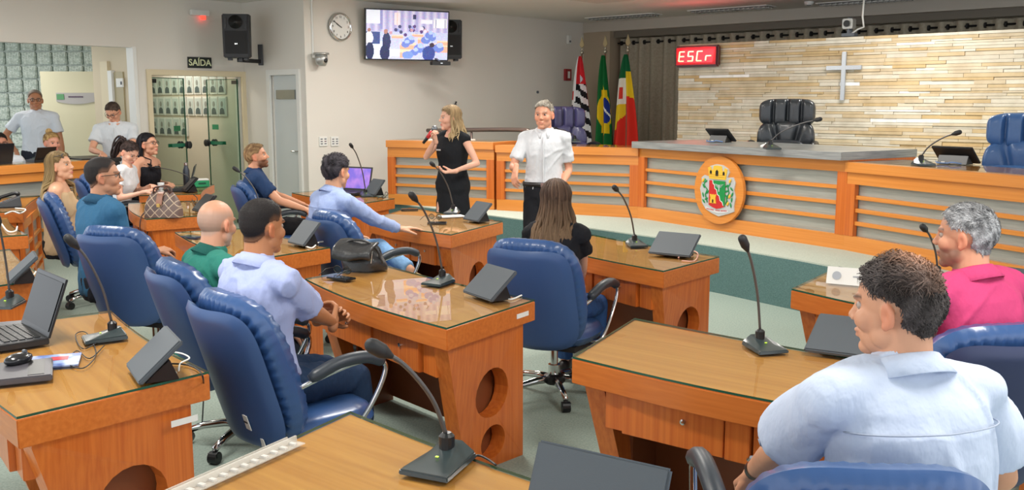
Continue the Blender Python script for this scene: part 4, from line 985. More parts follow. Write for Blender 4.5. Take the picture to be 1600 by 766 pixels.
# clear plastic name holder strip on the nearest desk
CL=mat('clear_plastic',(226,220,210),.12,spec=.9,alpha=.45,bump=((40,40,40),.6,.004))
a=Vector((*at(478,694,TZ),0)); c=Vector((*at(300,775,TZ),0)); d=(c-a); L=d.length+.1; an=math.atan2(d.y,d.x)
e=empty('plastic_name_holder',(a.x,a.y,TZ),an,'empty clear plastic strip lying along the left side of the nearest desk','name holder')
e.location.z=TZ; b=MB(); b.box((L/2,-.035,.0015),(L,.065,.003)); b.box((L/2,-.035,.010),(L,.006,.016)); b.box((L/2,-.067,.004),(L,.004,.008)); b.build('strip',CL,e)
b=MB(); 
for k in range(14): b.box((.03+k*L/14,-.02,.006),(.012,.02,.006))
b.build('ridges',mat('plastic_pale',(236,232,226),.2,spec=.9,alpha=.7),e)  # small ridges in paler plastic along the strip
# name card on far right desk
x,y=at(1346,446,TZ); e=empty('name_card',(x,y,TZ),math.radians(-30),'white folded name card on the far right desk','name card')
b=MB(); b.hull([(-.17,-.03,0),(.17,-.03,0),(.17,.03,0),(-.17,.03,0)],[(-.17,-.002,.085),(.17,-.002,.085),(.17,.002,.085),(-.17,.002,.085)]); b.build('card',PAPER,e)
b=MB(); b.lathe([(.022,0),(.022,.001)],16,rot=Matrix.Rotation(PI/2-.3,3,'X'),c=(-.12,-.019,.043)); b.box((.02,-.018,.043),(.12,.001,.008)); b.build('card_print',mat('card_grey',(170,176,184),.6),e)
# phones, glasses
def phone(px,py,z,rz,lab,m=BLK):
    x,y=at(px,py,z); e=empty('smartphone',(x,y,z),math.radians(rz),lab,'phone')
    MB().box((0,0,.0045),(.15,.075,.009)).build('case',m,e,bevel=.003); MB().box((0,0,.0095),(.14,.068,.001)).build('glass_face',mat('phone_face',(20,22,28),.08),e); return e
phone(533,436,TZ,-35,'dark phone on the middle desk beside the black bag'); phone(300,371,TZ,-30,'dark phone on the desk behind the bald man',m=mat('phone_blue',(60,70,96),.3))
phone(683,349,TZ,0,'black phone on the desk in front of the woman in black'); phone(640,328,TZ,10,'black phone lying at the far edge of the woman-in-black desk')
def spectacles(px,py,z,rz,lab):
    x,y=at(px,py,z); e=empty('spectacles',(x,y,z),math.radians(rz),lab,'glasses')
    b=MB()
    for s in(-1,1):
        b.tube([(s*.034+.026*math.cos(a)*1.0,0,.022+.019*math.sin(a)) for a in [2*PI*i/14 for i in range(15)]],.0022,6,cap=False)
        b.tube([(s*.062,0,.03),(s*.064,.06,.03),(s*.06,.12,.006)],.002,6)
    b.tube([(-.008,0,.026),(.008,0,.026)],.002,6); b.build('frame',BLK,e,smooth=True); 
    b=MB()
    for s in(-1,1): b.lathe([(.024,-.0005),(.024,.0005)],14,rot=rx,c=(s*.034,0,.022))
    b.build('lenses',glass_mat('lens_glass',(220,225,225)),e); return e
spectacles(535,428,TZ+.012,150,'black-framed glasses lying on the phone beside the black bag')
spectacles(680,343,TZ+.012,150,'thin-framed glasses lying on the phone before the woman in black')
x,y=at(706,338,TZ); o=MB().box((0,0,.002),(.2,.13,.003)).build('paper_sheet',PAPER); place(o,(x,y,TZ),.4); tag(o,'white sheet of paper under the microphone before the woman in black','paper'); MB().box((0,0,.004),(.15,.08,.0006)).build('printed_lines',mat('print_grey',(200,200,204),.6,noise=((2,90,2),(150,150,156),.45,.55,1)),o)
# black bag
def bag_black():
    x,y=at(563,424,TZ); e=empty('black_bag',(x,y+.08,TZ),math.radians(-25),'soft black leather bag on the far left corner of the middle desk','bag')
    LB=mat('bag_leather',(46,46,48),.38,coat=.2,bump=((60,60,60),.5,.006))
    b=MB()
    def fn(s,t):
        a=2*PI*s; k=math.sin(PI*min(1,t*1.0)*.5); w_=.135*(1-.35*t**3)*(.93+.07*math.sin(3*a)); d_=.085*(1-.75*t**2)
        ex=3.0; ca,sa=math.cos(a),math.sin(a); n=(abs(ca)**ex+abs(sa)**ex)**(1/ex)
        return (w_*ca/n+.01*math.sin(t*7+a*2),d_*sa/n,.145*t+.006*math.sin(a*3+t*4)*t)
    b.grid(fn,40,14); n0=len(b.v); b.v.append((0,0,.142)); b.f+= [(n0,14*41+i,14*41+i+1) for i in range(40)]; b.m+=[0]*40
    b.build('bag_body',LB,e,smooth=True)
    b=MB(); b.grid(lambda s,t:((s-.5)*.25,-.02-.09*math.sin(t*1.9)+.004*math.sin(s*9), .155-.085*t+.008*math.sin(s*6+t*3)),20,8); b.build('front_flap',LB,e,smooth=True,fix=False).modifiers.new('s','SOLIDIFY').thickness=.012
    MB().tube(bez([(-.1,-.04,.13),(-.04,-.05,.165),(.05,-.04,.165),(.11,-.02,.12),(.13,0,.04)],5),.007,8).build('bag_strap',LB,e,smooth=True)
    MB().tube([(.112,-.07,.12),(.105,-.075,.05)],.004,6).build('zip',CHROME,e)
bag_black()
# brown checked handbag
def bag_brown():
    x,y=at(252,340,TZ); e=empty('checked_handbag',(x,y+.06,TZ),math.radians(-8),'brown checked domed handbag with short handles on a desk in the left row','bag')
    m=mat('bag_check',(112,92,84),.45)
    nt=m.node_tree; bs=nt.nodes['Principled BSDF']; tc=nt.nodes.new('ShaderNodeTexCoord'); mp=nt.nodes.new('ShaderNodeMapping'); mp.inputs['Rotation'].default_value=(0,math.radians(45),0); mp.inputs['Scale'].default_value=(1,0.001,1)
    w1=nt.nodes.new('ShaderNodeTexBrick'); w1.offset=0; w1.inputs['Scale'].default_value=1; w1.inputs['Brick Width'].default_value=.055; w1.inputs['Row Height'].default_value=.055; w1.inputs['Mortar Size'].default_value=.0035
    mp2=nt.nodes.new('ShaderNodeMapping'); mp2.inputs['Rotation'].default_value=(PI/2,0,0)
    nt.links.new(tc.outputs['Object'],mp.inputs[0]); nt.links.new(mp.outputs[0],mp2.inputs[0]); nt.links.new(mp2.outputs[0],w1.inputs['Vector'])
    w1.inputs['Color1'].default_value=lin((116,96,90))+(1,); w1.inputs['Color2'].default_value=lin((92,74,70))+(1,); w1.inputs['Mortar'].default_value=lin((186,164,140))+(1,); nt.links.new(w1.outputs['Color'],bs.inputs['Base Color'])
    b=MB()
    def fn(s,t):
        a=2*PI*s; w_=.155*(1-.42*t**2.6); d_=.075*(1-.8*t**2.2); ex=3.6; ca,sa=math.cos(a),math.sin(a); n=(abs(ca)**ex+abs(sa)**ex)**(1/ex)
        return (w_*ca/n,d_*sa/n,.20*t)
    b.grid(fn,40,14); b.build('bag_body',m,e,smooth=True)
    LT=mat('bag_tan',(150,104,84),.4); DK=mat('bag_darkbrown',(84,54,46),.4)
    b=MB(); b.box((0,0,.198),(.17,.03,.012)); b.build('frame_clasp',DK,e,bevel=.004)
    for s in (-1,1): MB().tube(bez([(-.07,s*.016,.19),(-.055,s*.03,.235),(0,s*.03,.25),(.055,s*.03,.235),(.07,s*.016,.19)],5),.007,8).build('handle',DK,e,smooth=True)
    b=MB(); b.grid(lambda s,t:((s-.5)*.05,-.02-.055*t**.6,.20-.10*t),4,8); b.build('leather_tab',LT,e,fix=False).modifiers.new('s','SOLIDIFY').thickness=.006
    MB().box((0,-.082,.10),(.03,.01,.03)).build('gold_lock',mat('gold',(210,180,110),.25,metal=.9),e,bevel=.003)
    MB().tube(bez([(-.14,0,.05),(-.165,-.06,.0),(-.17,-.08,-.12),(-.15,-.06,-.25),(-.13,-.03,-.1)],6),.006,6).build('shoulder_strap',DK,e,smooth=True)
bag_brown()
# cup, box, bottle, pen, papers on the women's desk
x,y=at(252,298,TZ); o=MB().lathe([(.025,0),(.036,.085),(.034,.085),(.023,.004)],20).build('plastic_cup',mat('cup_white',(226,230,232),.3,alpha=.75),smooth=True); o.location=(x,y,TZ); tag(o,'small clear plastic cup beside the brown handbag','cup'); MB().lathe([(.029,.035),(.029,.036)],16).build('water',mat('water',(210,222,228),.05,alpha=.5),o)
x,y=at(310,293,TZ); e=empty('food_box',(x,y+.1,TZ),.5,'green box with white lid on the far corner of the women\'s desk','box')
MB().box((0,0,.035),(.16,.12,.07)).build('box_body',mat('box_green',(40,150,100),.4),e,bevel=.006); MB().box((0,0,.079),(.155,.115,.018)).build('lid',WHITE,e,bevel=.006); MB().box((0,-.061,.04),(.08,.002,.02)).build('box_print',mat('print_darkgreen',(20,80,60),.4),e)
x,y=at(292,290,TZ); e=empty('steel_bottle',(x,y,TZ),0,'dark steel bottle with silver cap on the women\'s desk','bottle')
MB().lathe([(.034,0),(.036,.01),(.036,.17),(.022,.21),(.02,.225)],20).build('bottle_body',mat('bottle_dark',(60,66,76),.3,metal=.5),e,smooth=True); MB().lathe([(.021,.225),(.021,.255),(.015,.26)],16).build('bottle_cap',CHROME,e,smooth=False)
x,y=at(222,301,TZ); o=MB().box((0,0,.002),(.26,.19,.004)).build('note_paper',PAPER); place(o,(x+.05,y+.1,TZ),.4); tag(o,'white papers under the writing hands of the young woman in white','paper'); MB().box((0,0,.0045),(.2,.14,.0005)).build('handwriting',mat('print_grey',(200,200,204)),o)
x,y=at(236,296,TZ); o=MB().tube([(0,0,.015),(-.02,.03,.15)],.006,6).build('pen',mat('pen_purple',(90,60,170),.4)); o.location=(x,y,TZ); tag(o,'purple pen in the hand of the young woman in white','pen'); MB().tube([(0,0,.0),(0,0,.018)],[.001,.005],6).build('pen_tip',PAPER,o)
# desk telephone at left
x,y=at(14,322,TZ); e=empty('desk_telephone',(x,y,TZ),math.radians(-60),'dark desk telephone at the left picture edge','telephone')
b=MB(); b.hull([(-.11,-.1,0),(.11,-.1,0),(.11,.1,0),(-.11,.1,0)],[(-.1,-.09,.02),(.1,-.09,.02),(.1,.09,.09),(-.1,.09,.09)]); b.build('phone_body',mat('phone_dark',(50,54,60),.35),e,bevel=.004)
MB().limb([(-.07,-.08,.06),(-.07,-.06,.075),(-.07,.06,.11),(-.07,.08,.10)],[.022,.016,.016,.022]).build('handset',BLK,e,smooth=True)
b=MB()
for i in range(3):
    for j in range(4): b.box((.0+.03*i,-.06+.025*j,.035+.009*j),(.02,.016,.008))
b.build('keypad',GREY,e)
# black cabinet near the standing men
p=atY(140,258,11.3); e=empty('black_printer',(p[0],p[1],0),RA,'black flat-topped cabinet behind the far counter before the standing man','cabinet')
MB().box((0,0,.5),(.62,.45,1.0)).build('cabinet_body',BLKM,e,bevel=.01); MB().box((0,0,1.02),(.66,.48,.05)).build('cabinet_top',BLK,e,bevel=.01); MB().box((0,-.23,.6),(.5,.01,.3)).build('front_door',GREY,e)
# ------------------------------------------------------------------ chairs in the hall
def at_back(px,Y): return ((px-800)/FPX*Y,Y)
def seat_from_back(bx,by,ang,d=.30):   # chair centre from the place of its backrest
    a=math.radians(ang); return (bx+math.cos(a)*d,by+math.sin(a)*d)
CH=[ # px of back centre, Y of back, facing, label, options
 (352,3.66,42,'blue office chair of the man with clasped hands, stickers low on its back',dict(stickers=1)),
 (272,4.42,36,'blue office chair of the bald man in green',{}),
 (172,5.66,68,'blue office chair of the man in the blue polo shirt with glasses',{}),
 (830,5.10,62,'blue office chair of the long-haired woman in black',{}),
 (516,6.45,40,'blue office chair of the man in the striped blue shirt',dict(stickers=1) if False else {}),
 (84,7.85,22,'blue office chair of the long-haired woman in beige',{}),
 (384,8.95,22,'blue office chair of the bearded man in navy',{}),
 (1392,1.87,86,'blue office chair under the man in the pale blue shirt, at the bottom edge',dict(armup=.12)),
 (1585,3.12,100,'dark navy office chair with stickers behind the man in pink',dict(shell=NAVY_B,stickers=2,)),
 (138,9.75,25,'blue office chair of the young woman with a ponytail',{}),
 (186,10.5,10,'blue office chair of the woman in the black top',{}),
]
for px,Y,ang,lab,kw in CH:
    bx,by=at_back(px,Y); chair(seat_from_back(bx,by,ang),ang,lab,**kw)
# ------------------------------------------------------------------ people
def remesh(mb,vox,smooth=3,fac=.6):
    me=bpy.data.meshes.new('t'); me.from_pydata([tuple(v) for v in mb.v],[],mb.f)
    bm=bmesh.new(); bm.from_mesh(me); bmesh.ops.remove_doubles(bm,verts=bm.verts,dist=1e-6); bmesh.ops.recalc_face_normals(bm,faces=bm.faces); bm.to_mesh(me); bm.free()
    o=bpy.data.objects.new('t',me); COL.objects.link(o)
    m=o.modifiers.new('r','REMESH'); m.mode='VOXEL'; m.voxel_size=vox
    if smooth: s=o.modifiers.new('s','SMOOTH'); s.iterations=smooth; s.factor=fac
    dg=bpy.context.evaluated_depsgraph_get(); out=bpy.data.meshes.new_from_object(o.evaluated_get(dg))
    bpy.data.objects.remove(o); bpy.data.meshes.remove(me)
    n=len(out.vertices); co=np.zeros(n*3,dtype=np.float32); out.vertices.foreach_get('co',co); co=co.reshape(-1,3).astype(float)
    no=np.zeros(n*3,dtype=np.float32); out.vertices.foreach_get('normal',no); no=no.reshape(-1,3).astype(float)
    lt=np.zeros(len(out.loops),dtype=np.int32); out.loops.foreach_get('vertex_index',lt); tot=np.zeros(len(out.polygons),dtype=np.int32); out.polygons.foreach_get('loop_total',tot)
    if (tot==4).all(): fc=lt.reshape(-1,4)
    else:
        fc=[]; i=0
        for t in tot: fc.append(lt[i:i+t]); i+=t
    bpy.data.meshes.remove(out); return co,no,fc
def mesh_np(name,co,fc,m,parent,cols=None,smooth=True):
    me=bpy.data.meshes.new(name)
    if isinstance(fc,np.ndarray):
        me.vertices.add(len(co)); me.vertices.foreach_set('co',np.asarray(co,dtype=np.float32).ravel())
        k=fc.shape[1]; me.loops.add(fc.size); me.loops.foreach_set('vertex_index',fc.ravel().astype(np.int32))
        me.polygons.add(len(fc)); me.polygons.foreach_set('loop_start',np.arange(0,fc.size,k,dtype=np.int32)); me.polygons.foreach_set('loop_total',np.full(len(fc),k,dtype=np.int32))
        me.update(calc_edges=True)
    else: me.from_pydata(co.tolist(),[],[list(map(int,f)) for f in fc])
    if smooth: me.polygons.foreach_set('use_smooth',[True]*len(me.polygons))
    me.materials.append(m); o=bpy.data.objects.new(name,me); link(o,parent)
    if cols is not None: set_col(o,cols)
    return o
def wob(p,scale,seed,k=6):
    r=np.random.default_rng(seed); out=np.zeros(len(p))
    for i in range(k):
        d=r.normal(size=3); d/=np.linalg.norm(d); f=scale*r.uniform(.6,1.8); out+=np.sin(p@d*f+r.uniform(0,6.28)+.8*np.sin(p@r.normal(size=3)*scale*.5))/k**.5
    return out
def sstep(x,a,b): t=np.clip((x-a)/(b-a),0,1); return t*t*(3-2*t)
def mixc(a,b,t): return a*(1-t)[:,None]+b*t[:,None]
SKINM=attr_mat('skin',rough=.48,spec=.4,bump=((260,260,260),.08,.001)); 
HAIRM=attr_mat('hair',rough=.6,spec=.2,bump=((60,400,400),.6,.003))
CLOTH=attr_mat('cloth',rough=.85,spec=.2,bump=((11,11,6),.55,.035))
DENIM=attr_mat('denim',rough=.8,spec=.2,bump=((16,16,9),.6,.03))
EYEW=mat('eye_white',(168,152,142),.35); IRIS=mat('iris_brown',(50,32,22),.15)
def ik(a,b,l1,l2,pole):
    a=Vector(a);b=Vector(b);d=b-a;L=d.length; L2=min(L,(l1+l2)*.995); u=d.normalized(); b=a+u*L2 if L>L2 else b
    x=(l1*l1-l2*l2+L2*L2)/(2*L2); h=math.sqrt(max(0,l1*l1-x*x)); p=Vector(pole); p=(p-u*p.dot(u)); p.normalize()
    return a+u*x+p*h, a+u*L2 if L>L2 else b
def frame_from(fwd,up):
    f=Vector(fwd).normalized(); u=Vector(up); r=f.cross(u).normalized(); u=r.cross(f); return Matrix((r,f,u)).transposed()   # cols: right, fwd, up
def head_prims(b,M,c,s,fem,jaw=1.0,fat=0):
    def P(x,y,z): return c+M@(Vector((x,y,z))*s)
    def E(p,r,rot=None): b.ell(P(*p),tuple(q*s for q in r),M if rot is None else M@rot,22,14)
    E((0,-.010,.030),(.077,.098,.092)); E((0,.022,-.008),(.066+fat,.070,.088)); E((0,.030,-.062),((.054+fat)*jaw,.056,.050))
    E((0,.068,-.094),(.024*jaw,.023,.020)); 
    for q in (-1,1):
        E((q*.040,.056,-.020),(.026+fat,.028,.03)); E((q*(.048+fat)*jaw,.012,-.058),(.018,.032,.028))
        E((q*.079,-.010,-.004),(.009,.020,.031),Matrix.Rotation(q*.35,3,'Z')@Matrix.Rotation(-.15,3,'X')); E((q*.077,-.004,-.028),(.008,.010,.012))
        E((q*.010,.098,-.025),(.008,.009,.007))
    b.limb([P(0,.086,.020),P(0,.096,-.004),P(0,.106,-.020)],[.009*s,.0090*s,.0105*s],12,3)
    b.limb([P(-.040,.078,.030),P(0,.086,.028),P(.040,.078,.030)],[.009*s,.010*s,.009*s],10,3)
    E((0,.088,-.054),(.022,.012,.0065)); E((0,.086,-.066),(.019,.012,.0075))
HL=[(.09,.082),(.07,.078),(.05,.062),(.03,.030),(.0,.034),(-.02,.02),(-.035,-.035),(-.07,-.062),(-.12,-.066)]
def hairline(y,raise_=0):
    ys=np.array([p[0] for p in HL][::-1]); zs=np.array([p[1] for p in HL][::-1]); z=np.interp(y,ys,zs)
    return z+raise_*sstep(y,.02,.07)
SEEDN=[0]
def person(label,face,root=None,headtop=None,sit=True,hz=.50,lean=8,lean2=None,twist=0,sz=1.0,fem=False,fat=0,
           head=(0,0,0),skin=(205,150,118),hair=None,arms=None,legs=None,shirt=None,pants=None,skirt=None,near=False,extras=None,shoes=(40,36,34),build=1.0,rollx=0,belt=None,hs=1.0):
    """face: world heading (deg). head: yaw (world deg), pitch, roll. arms: (handL, poleL, handR, poleR) hand targets in local metres from the pelvis."""
    SEEDN[0]+=1; sd=SEEDN[0]*17
    S=sz; lean2=lean if lean2 is None else lean2
    l0=math.radians(lean); l1=math.radians(lean2); rl=math.radians(rollx)
    def spine(t):   # t in metres (unscaled) along the spine
        t=t*S; 
        if t<=.25*S: p=Vector((0,math.sin(l0)*t,math.cos(l0)*t))
        else:
            q=.25*S; p=Vector((0,math.sin(l0)*q,math.cos(l0)*q))+Vector((0,math.sin(l1)*(t-q),math.cos(l1)*(t-q)))
        p.x+=p.z*math.tan(rl); return p
    tw=math.radians(twist)
    fwd=math.radians(face); rz=fwd-PI/2
    headyaw=math.radians(head[0])-rz   # heading in local axes
    fh=Vector((math.cos(headyaw),math.sin(headyaw),0)); pit=math.radians(head[1]); fh=Vector((fh.x*math.cos(pit),fh.y*math.cos(pit),math.sin(pit)))
    Mh=frame_from(fh,(0,0,1)); Mh=Mh@Matrix.Rotation(math.radians(head[2]),3,'Y')
    nb=spine(.52); hc=nb+Vector((0,math.sin(l1)*.03,.115*S))+Vector((fh.x,fh.y,0))*.022*S
    hsz=S*hs
    top=hc.z+.122*hsz
    # root placement from head top (world X, Y, Z)
    if headtop:
        Rw=Matrix.Rotation(rz,3,'Z'); off=Rw@Vector((hc.x,hc.y,0))
        hzz=headtop[2]-top; rx_,ry_=headtop[0]-off.x,headtop[1]-off.y
        pel=hzz
    else: rx_,ry_=root; pel=hz
    e=empty('person',(rx_,ry_,0),rz,label,'person')
    O=Vector((0,0,pel)); hc=hc+O
    B=MB()
    def rr(t): return O+spine(t)
    sh=[]; hw=(.165 if fem else .185)*S*build
    shc=rr(.435)
    for q in (-1,1):
        v=Matrix.Rotation(tw,3,'Z')@Vector((q*hw,0,0)); sh.append(shc+v)
    def torso(mb,grow,t0,t1,wscale=1.0,belly=0):
        TR=[(-.12,.150,.100),(-.06,.172,.118),(0,.178,.122),(.06,.170,.118),(.12,.158,.112),(.20,.152,.110),(.28,.162,.118),(.35,.170,.118),(.41,.172,.105),(.455,.150,.085),(.49,.100,.066),(.52,.064,.058)]
        if fem: TR=[(-.12,.155,.105),(-.06,.172,.120),(0,.172,.118),(.06,.155,.105),(.12,.138,.098),(.20,.132,.098),(.28,.145,.125),(.335,.148,.125),(.40,.150,.095),(.455,.132,.075),(.49,.085,.058),(.52,.054,.050)]
        ts=[t0]+[r[0] for r in TR if t0<r[0]<t1]+[t1]; rings=[]; n=28; vs=[]
        for t in ts:
            wv=np.interp(t,[r[0] for r in TR],[r[1] for r in TR])*S*build*wscale; dv=np.interp(t,[r[0] for r in TR],[r[2] for r in TR])*S*build
            bl=(fat+belly)*math.exp(-((t-.10)/.13)**2)
            c=rr(t)+Vector((0,bl*.55,0)); a=tw*min(1,max(0,t/.4)); lam=l0 if t<.25 else l1
            X=Matrix.Rotation(a,3,'Z')@Vector((1,0,0)); Yv=Matrix.Rotation(a,3,'Z')@Vector((0,math.cos(lam),-math.sin(lam)))
            ex=2.5
            for j in range(n):
                ph=2*PI*j/n; ca,sa=math.cos(ph),math.sin(ph); m_=(abs(ca)**ex+abs(sa)**ex)**(1/ex)
                vs.append(c+X*(ca/m_)*(wv+grow+fat*.5*math.exp(-((t-.1)/.15)**2))+Yv*(sa/m_)*(dv+grow+bl*.6))
        k=len(ts); fs=[(i*n+j,i*n+(j+1)%n,(i+1)*n+(j+1)%n,(i+1)*n+j) for i in range(k-1) for j in range(n)]
        fs+= [tuple(range(n-1,-1,-1)),tuple((k-1)*n+j for j in range(n))]; mb.add(vs,fs)
        if t1>.44:
            for q in sh: mb.limb([shc+(q-shc)*.45+Vector((0,0,.02*S)),q],[(.062)*S*build+grow*.7,(.056 if not fem else .046)*S*build+grow*.9],16)
    torso(B,-.004,-.1,.52)
    # arms
    AL=arms or {}
    UA,FA=.285*S,.255*S; handd=[]; elb=[];wri=[]
    for i,q in enumerate((-1,1)):
        a=AL.get('LR'[i]) or dict(h=(q*.22,.15,.05),p=(q*1,-.6,-.6))
        tgt=O+Vector(a['h']) if not a.get('w') else Matrix.Rotation(-rz,3,'Z')@(Vector(a['w'])-Vector((rx_,ry_,0)))
        el,wr=ik(sh[i],tgt,UA,FA,a.get('p',(q*.8,-.6,-.5)))
        elb.append(el);wri.append(wr); g=.85 if fem else 1.0
        g*=build
        B.limb([sh[i],sh[i].lerp(el,.45),el],[.050*S*g,.046*S*g,.036*S*g],16); B.limb([el,el.lerp(wr,.3),wr],[.036*S*g,.038*S*g,.0235*S*g],16)
        handd.append((wr,(wr-el).normalized(),a))
    # legs
    LG=legs or {}
    TH,SHN=.43*S,.42*S; hips=[];knees=[];ank=[];toes=[]
    for i,q in enumerate((-1,1)):
        hip=O+Vector((q*.09*S,0,-.02)); hips.append(hip)
        a=LG.get('LR'[i]) or (dict(f=(q*.12,.42,0),p=(0,1,1)) if sit else dict(f=(q*(.10 if not skirt else .04),0,0),p=(0,1,0)))
        f=a['f']; an=Vector((f[0],f[1],.085+f[2])); kn,an=ik(hip,an,TH,SHN,a.get('p',(0,1,.6))); knees.append(kn); ank.append(an)
        td=Vector(a.get('t',(q*.15,1,-.05))).normalized(); toes.append(td)
        g=.92 if fem else 1
        B.limb([hip,hip.lerp(kn,.5),kn],[.080*S*g,.070*S*g,.052*S*g],16); B.limb([kn,kn.lerp(an,.3),an],[.050*S*g,.052*S*g,.034*S*g],16)
        B.limb([an+Vector((0,0,-.04)),an+Vector((0,0,-.05))+td*.14*S],[.034*S,.028*S],12)
    vb=.0095 if near else .013
    parts=[]
    co,no,fc=remesh(B,vb,3); parts.append((co,fc,'b',no))
    # head + neck
    Hb=MB(); head_prims(Hb,Mh,hc,hsz,fem,.9 if fem else 1.0,.004 if fat>.02 else 0)
    nr=(.046 if fem else .058)*S*(1+fat*1.5)
    base=hc+Mh@Vector((0,-.022*hsz,-.035*hsz)); Hb.limb([rr(.44)+Vector((0,-.005,0)),rr(.50),base],[nr*1.25,nr*1.06,nr*.98],20)
    for q in sh: Hb.limb([shc.lerp(q,.12)+Vector((0,0,.02*S)),rr(.515).lerp(base,.15)],[nr*.95,nr*.62],14)
    co,no,fc=remesh(Hb,.0042 if near else .0055,2,.5)
    loc=((co-np.array(hc))@np.array(Mh))/hsz
    # eye sockets, mouth line
    push=np.zeros(len(co))
    for q in (-1,1): push+=.011*np.exp(-(((loc[:,0]-q*.031)/.015)**2+((loc[:,2]-.010)/.010)**2))*(loc[:,1]>.04)
    push+=.004*np.exp(-((loc[:,2]+.060)/.0028)**2-(loc[:,0]/.02)**2)*(loc[:,1]>.06)
    for q in (-1,1): push+=.006*np.exp(-(((loc[:,1]+.006)/.008)**2+((loc[:,2]+.004)/.014)**2))*(q*loc[:,0]>.080)
    co=co-no*(push*hsz)[:,None]; loc=((co-np.array(hc))@np.array(Mh))/hsz
    parts.append((co,fc,'h',no))
    sk=np.array(lin(skin)); 
    def skincol(n,p): v=1+.05*wob(p,30,sd); return sk[None,:]*v[:,None]
    hcol=skincol(len(co),co)
    x,y,z=loc.T
    lipc=np.array(lin((176,92,84) if not fem else (186,70,80))); lip=np.exp(-((x/.022)**2+((z+.060)/.011)**2)**2)*(y>.07); hcol=mixc(hcol,lipc[None,:],np.clip(lip*(.75 if fem else .4),0,1))
    red=np.exp(-((np.abs(x)-.042)/.02)**2-((z+.022)/.02)**2)*(y>.03); hcol=mixc(hcol,(sk*np.array([1.05,.78,.72]))[None,:],red*.4)
    ear=(np.abs(x)>.078)&(y>-.035)&(y<.02); hcol[ear]=hcol[ear]*np.array([1.05,.82,.78])
    Hh=hair or {}
    hc_=np.array(lin(Hh.get('c',(40,30,26)))); st=Hh.get('style','short')
    for q in (-1,1):   # brows
        br=np.exp(-((z-.031-.004*np.cos((x-q*.03)*60))/.0045)**2)*(np.abs(x-q*.032)<.019)*(y>.05); hcol=mixc(hcol,(hc_*.8)[None,:] if st!='bald' else (sk*.5)[None,:],np.clip(br*.8,0,.8))
    if Hh.get('beard'):
        bd=sstep(-z,.028,.045)*sstep(y,-.01,.02)*(1-np.exp(-((x/.018)**2+((z+.06)/.008)**2)))*(z>-.135); bd=np.maximum(bd,sstep(y,.07,.08)*np.exp(-((z+.044)/.006)**2)*(np.abs(x)<.026)); hcol=mixc(hcol,(np.array(lin(Hh.get('bc',Hh.get('c')))))[None,:],np.clip(bd*Hh['beard'],0,1))
    # hairline mask
    zl=hairline(y,Hh.get('recede',0)+.012*np.clip(1-np.abs(x)/.05,0,1)*0); 
    eard=np.sqrt(((np.abs(x)-.08)/1.2)**2+(y+.008)**2+(z+.0)**2); m=sstep(z-zl,-.004,.010)*sstep(eard,.030,.036)
    if st=='fade':
        dens=sstep(z-zl,-.006,.05); hcol=mixc(hcol,(hc_*1.1+sk*.06)[None,:],np.clip(m*(.35+.65*dens),0,1)*.92)
    if st=='bald':
        rim=sstep(z-zl,-.004,.02)*(1-sstep(z,.045,.085))*sstep(eard,.030,.036)*sstep(.05-y,0,.04); hcol=mixc(hcol,hc_[None,:],np.clip(rim*.55,0,1))
    allc=[skincol(len(parts[0][0]),parts[0][0]),hcol]
    # hands
    for i,(wr,d,a) in enumerate(handd):
        q=(-1,1)[i]; Hm=MB(); hd=Vector(a.get('d',d)).normalized() if a.get('d') else d
        pn=Vector(a.get('n',(-q*.3,0,-1)));  pn=(pn-hd*pn.dot(hd)).normalized(); sdv=hd.cross(pn)*(-q)    # towards the thumb
        curl=a.get('c',.35); hh=S*(.9 if fem else 1.0)*1.02
        def Q(f,s_,n_): return wr+hd*f*hh+sdv*s_*hh+pn*n_*hh
        lens=[(.040,.026,.020),(.044,.029,.021),(.040,.027,.020),(.031,.021,.018)]
        for k in range(4):
            s0=.028-.018*k; kn=Q(.088-.004*abs(k-1),s0,-.002); Hm.limb([Q(0.0,s0*.55,0),kn],[.0150*hh,.0105*hh],10,3)
            spr=(1.5-k)*.05*(1-curl); p=kn; dirv=hd+sdv*spr; ang=0; pts=[p]; 
            for j,Ls in enumerate(lens[k]):
                ang+=curl*(1.0,1.25,.8)[j]*1.15+(0.05*k if j==0 else 0); dd=(dirv*math.cos(ang)+pn*math.sin(ang)).normalized(); p=p+dd*Ls*hh; pts.append(p)
            Hm.limb(pts,[.0095*hh,.0085*hh,.0078*hh,.0068*hh],10,3)
        Hm.limb([wr-hd*.03,Q(.03,0,0)],[.024*S,.021*S],12,3)
        t0=Q(.018,.016,.006); t1=Q(.055,.044,.016); t2=t1+(hd*.8+sdv*.35+pn*(.3+curl*.6)).normalized()*.034*hh; t3=t2+(hd*.9-sdv*.15*curl+pn*(.35+curl*.6)).normalized()*.027*hh
        Hm.limb([t0,t1,t2,t3],[.015*hh,.0125*hh,.010*hh,.0085*hh],10,3)
        c2,n2,f2=remesh(Hm,.0036 if near else .0048,1,.5); parts.append((c2,f2,'m',n2)); allc.append(skincol(len(c2),c2))
    # join into one body mesh
    cos=np.vstack([p[0] for p in parts]); off=0; fcs=[]
    for p in parts:
        if isinstance(p[1],np.ndarray): fcs.append(p[1]+off)
        else: raise RuntimeError('tri')
        off+=len(p[0])
    mesh_np('body',cos,np.vstack(fcs),SKINM,e,np.vstack(allc))
    def HP(x,y,z): return hc+Mh@(Vector((x,y,z))*hsz)
    # eyes
    for q in (-1,1):
        b=MB(); cE=HP(q*.031,.0700,.010); b.mi=0; b.ell(cE,(.0118*hsz,)*3,Mh,14,10); b.mi=1; cI=HP(q*.031+.001,.0790,.010); b.ell(cI,(.0062*hsz,.0040*hsz,.0062*hsz),Mh,12,8); b.build('eye',[EYEW,IRIS],e,smooth=True)
    # hair
    Hc=parts[1][0]; Hf=parts[1][1]; Hn=parts[1][3]
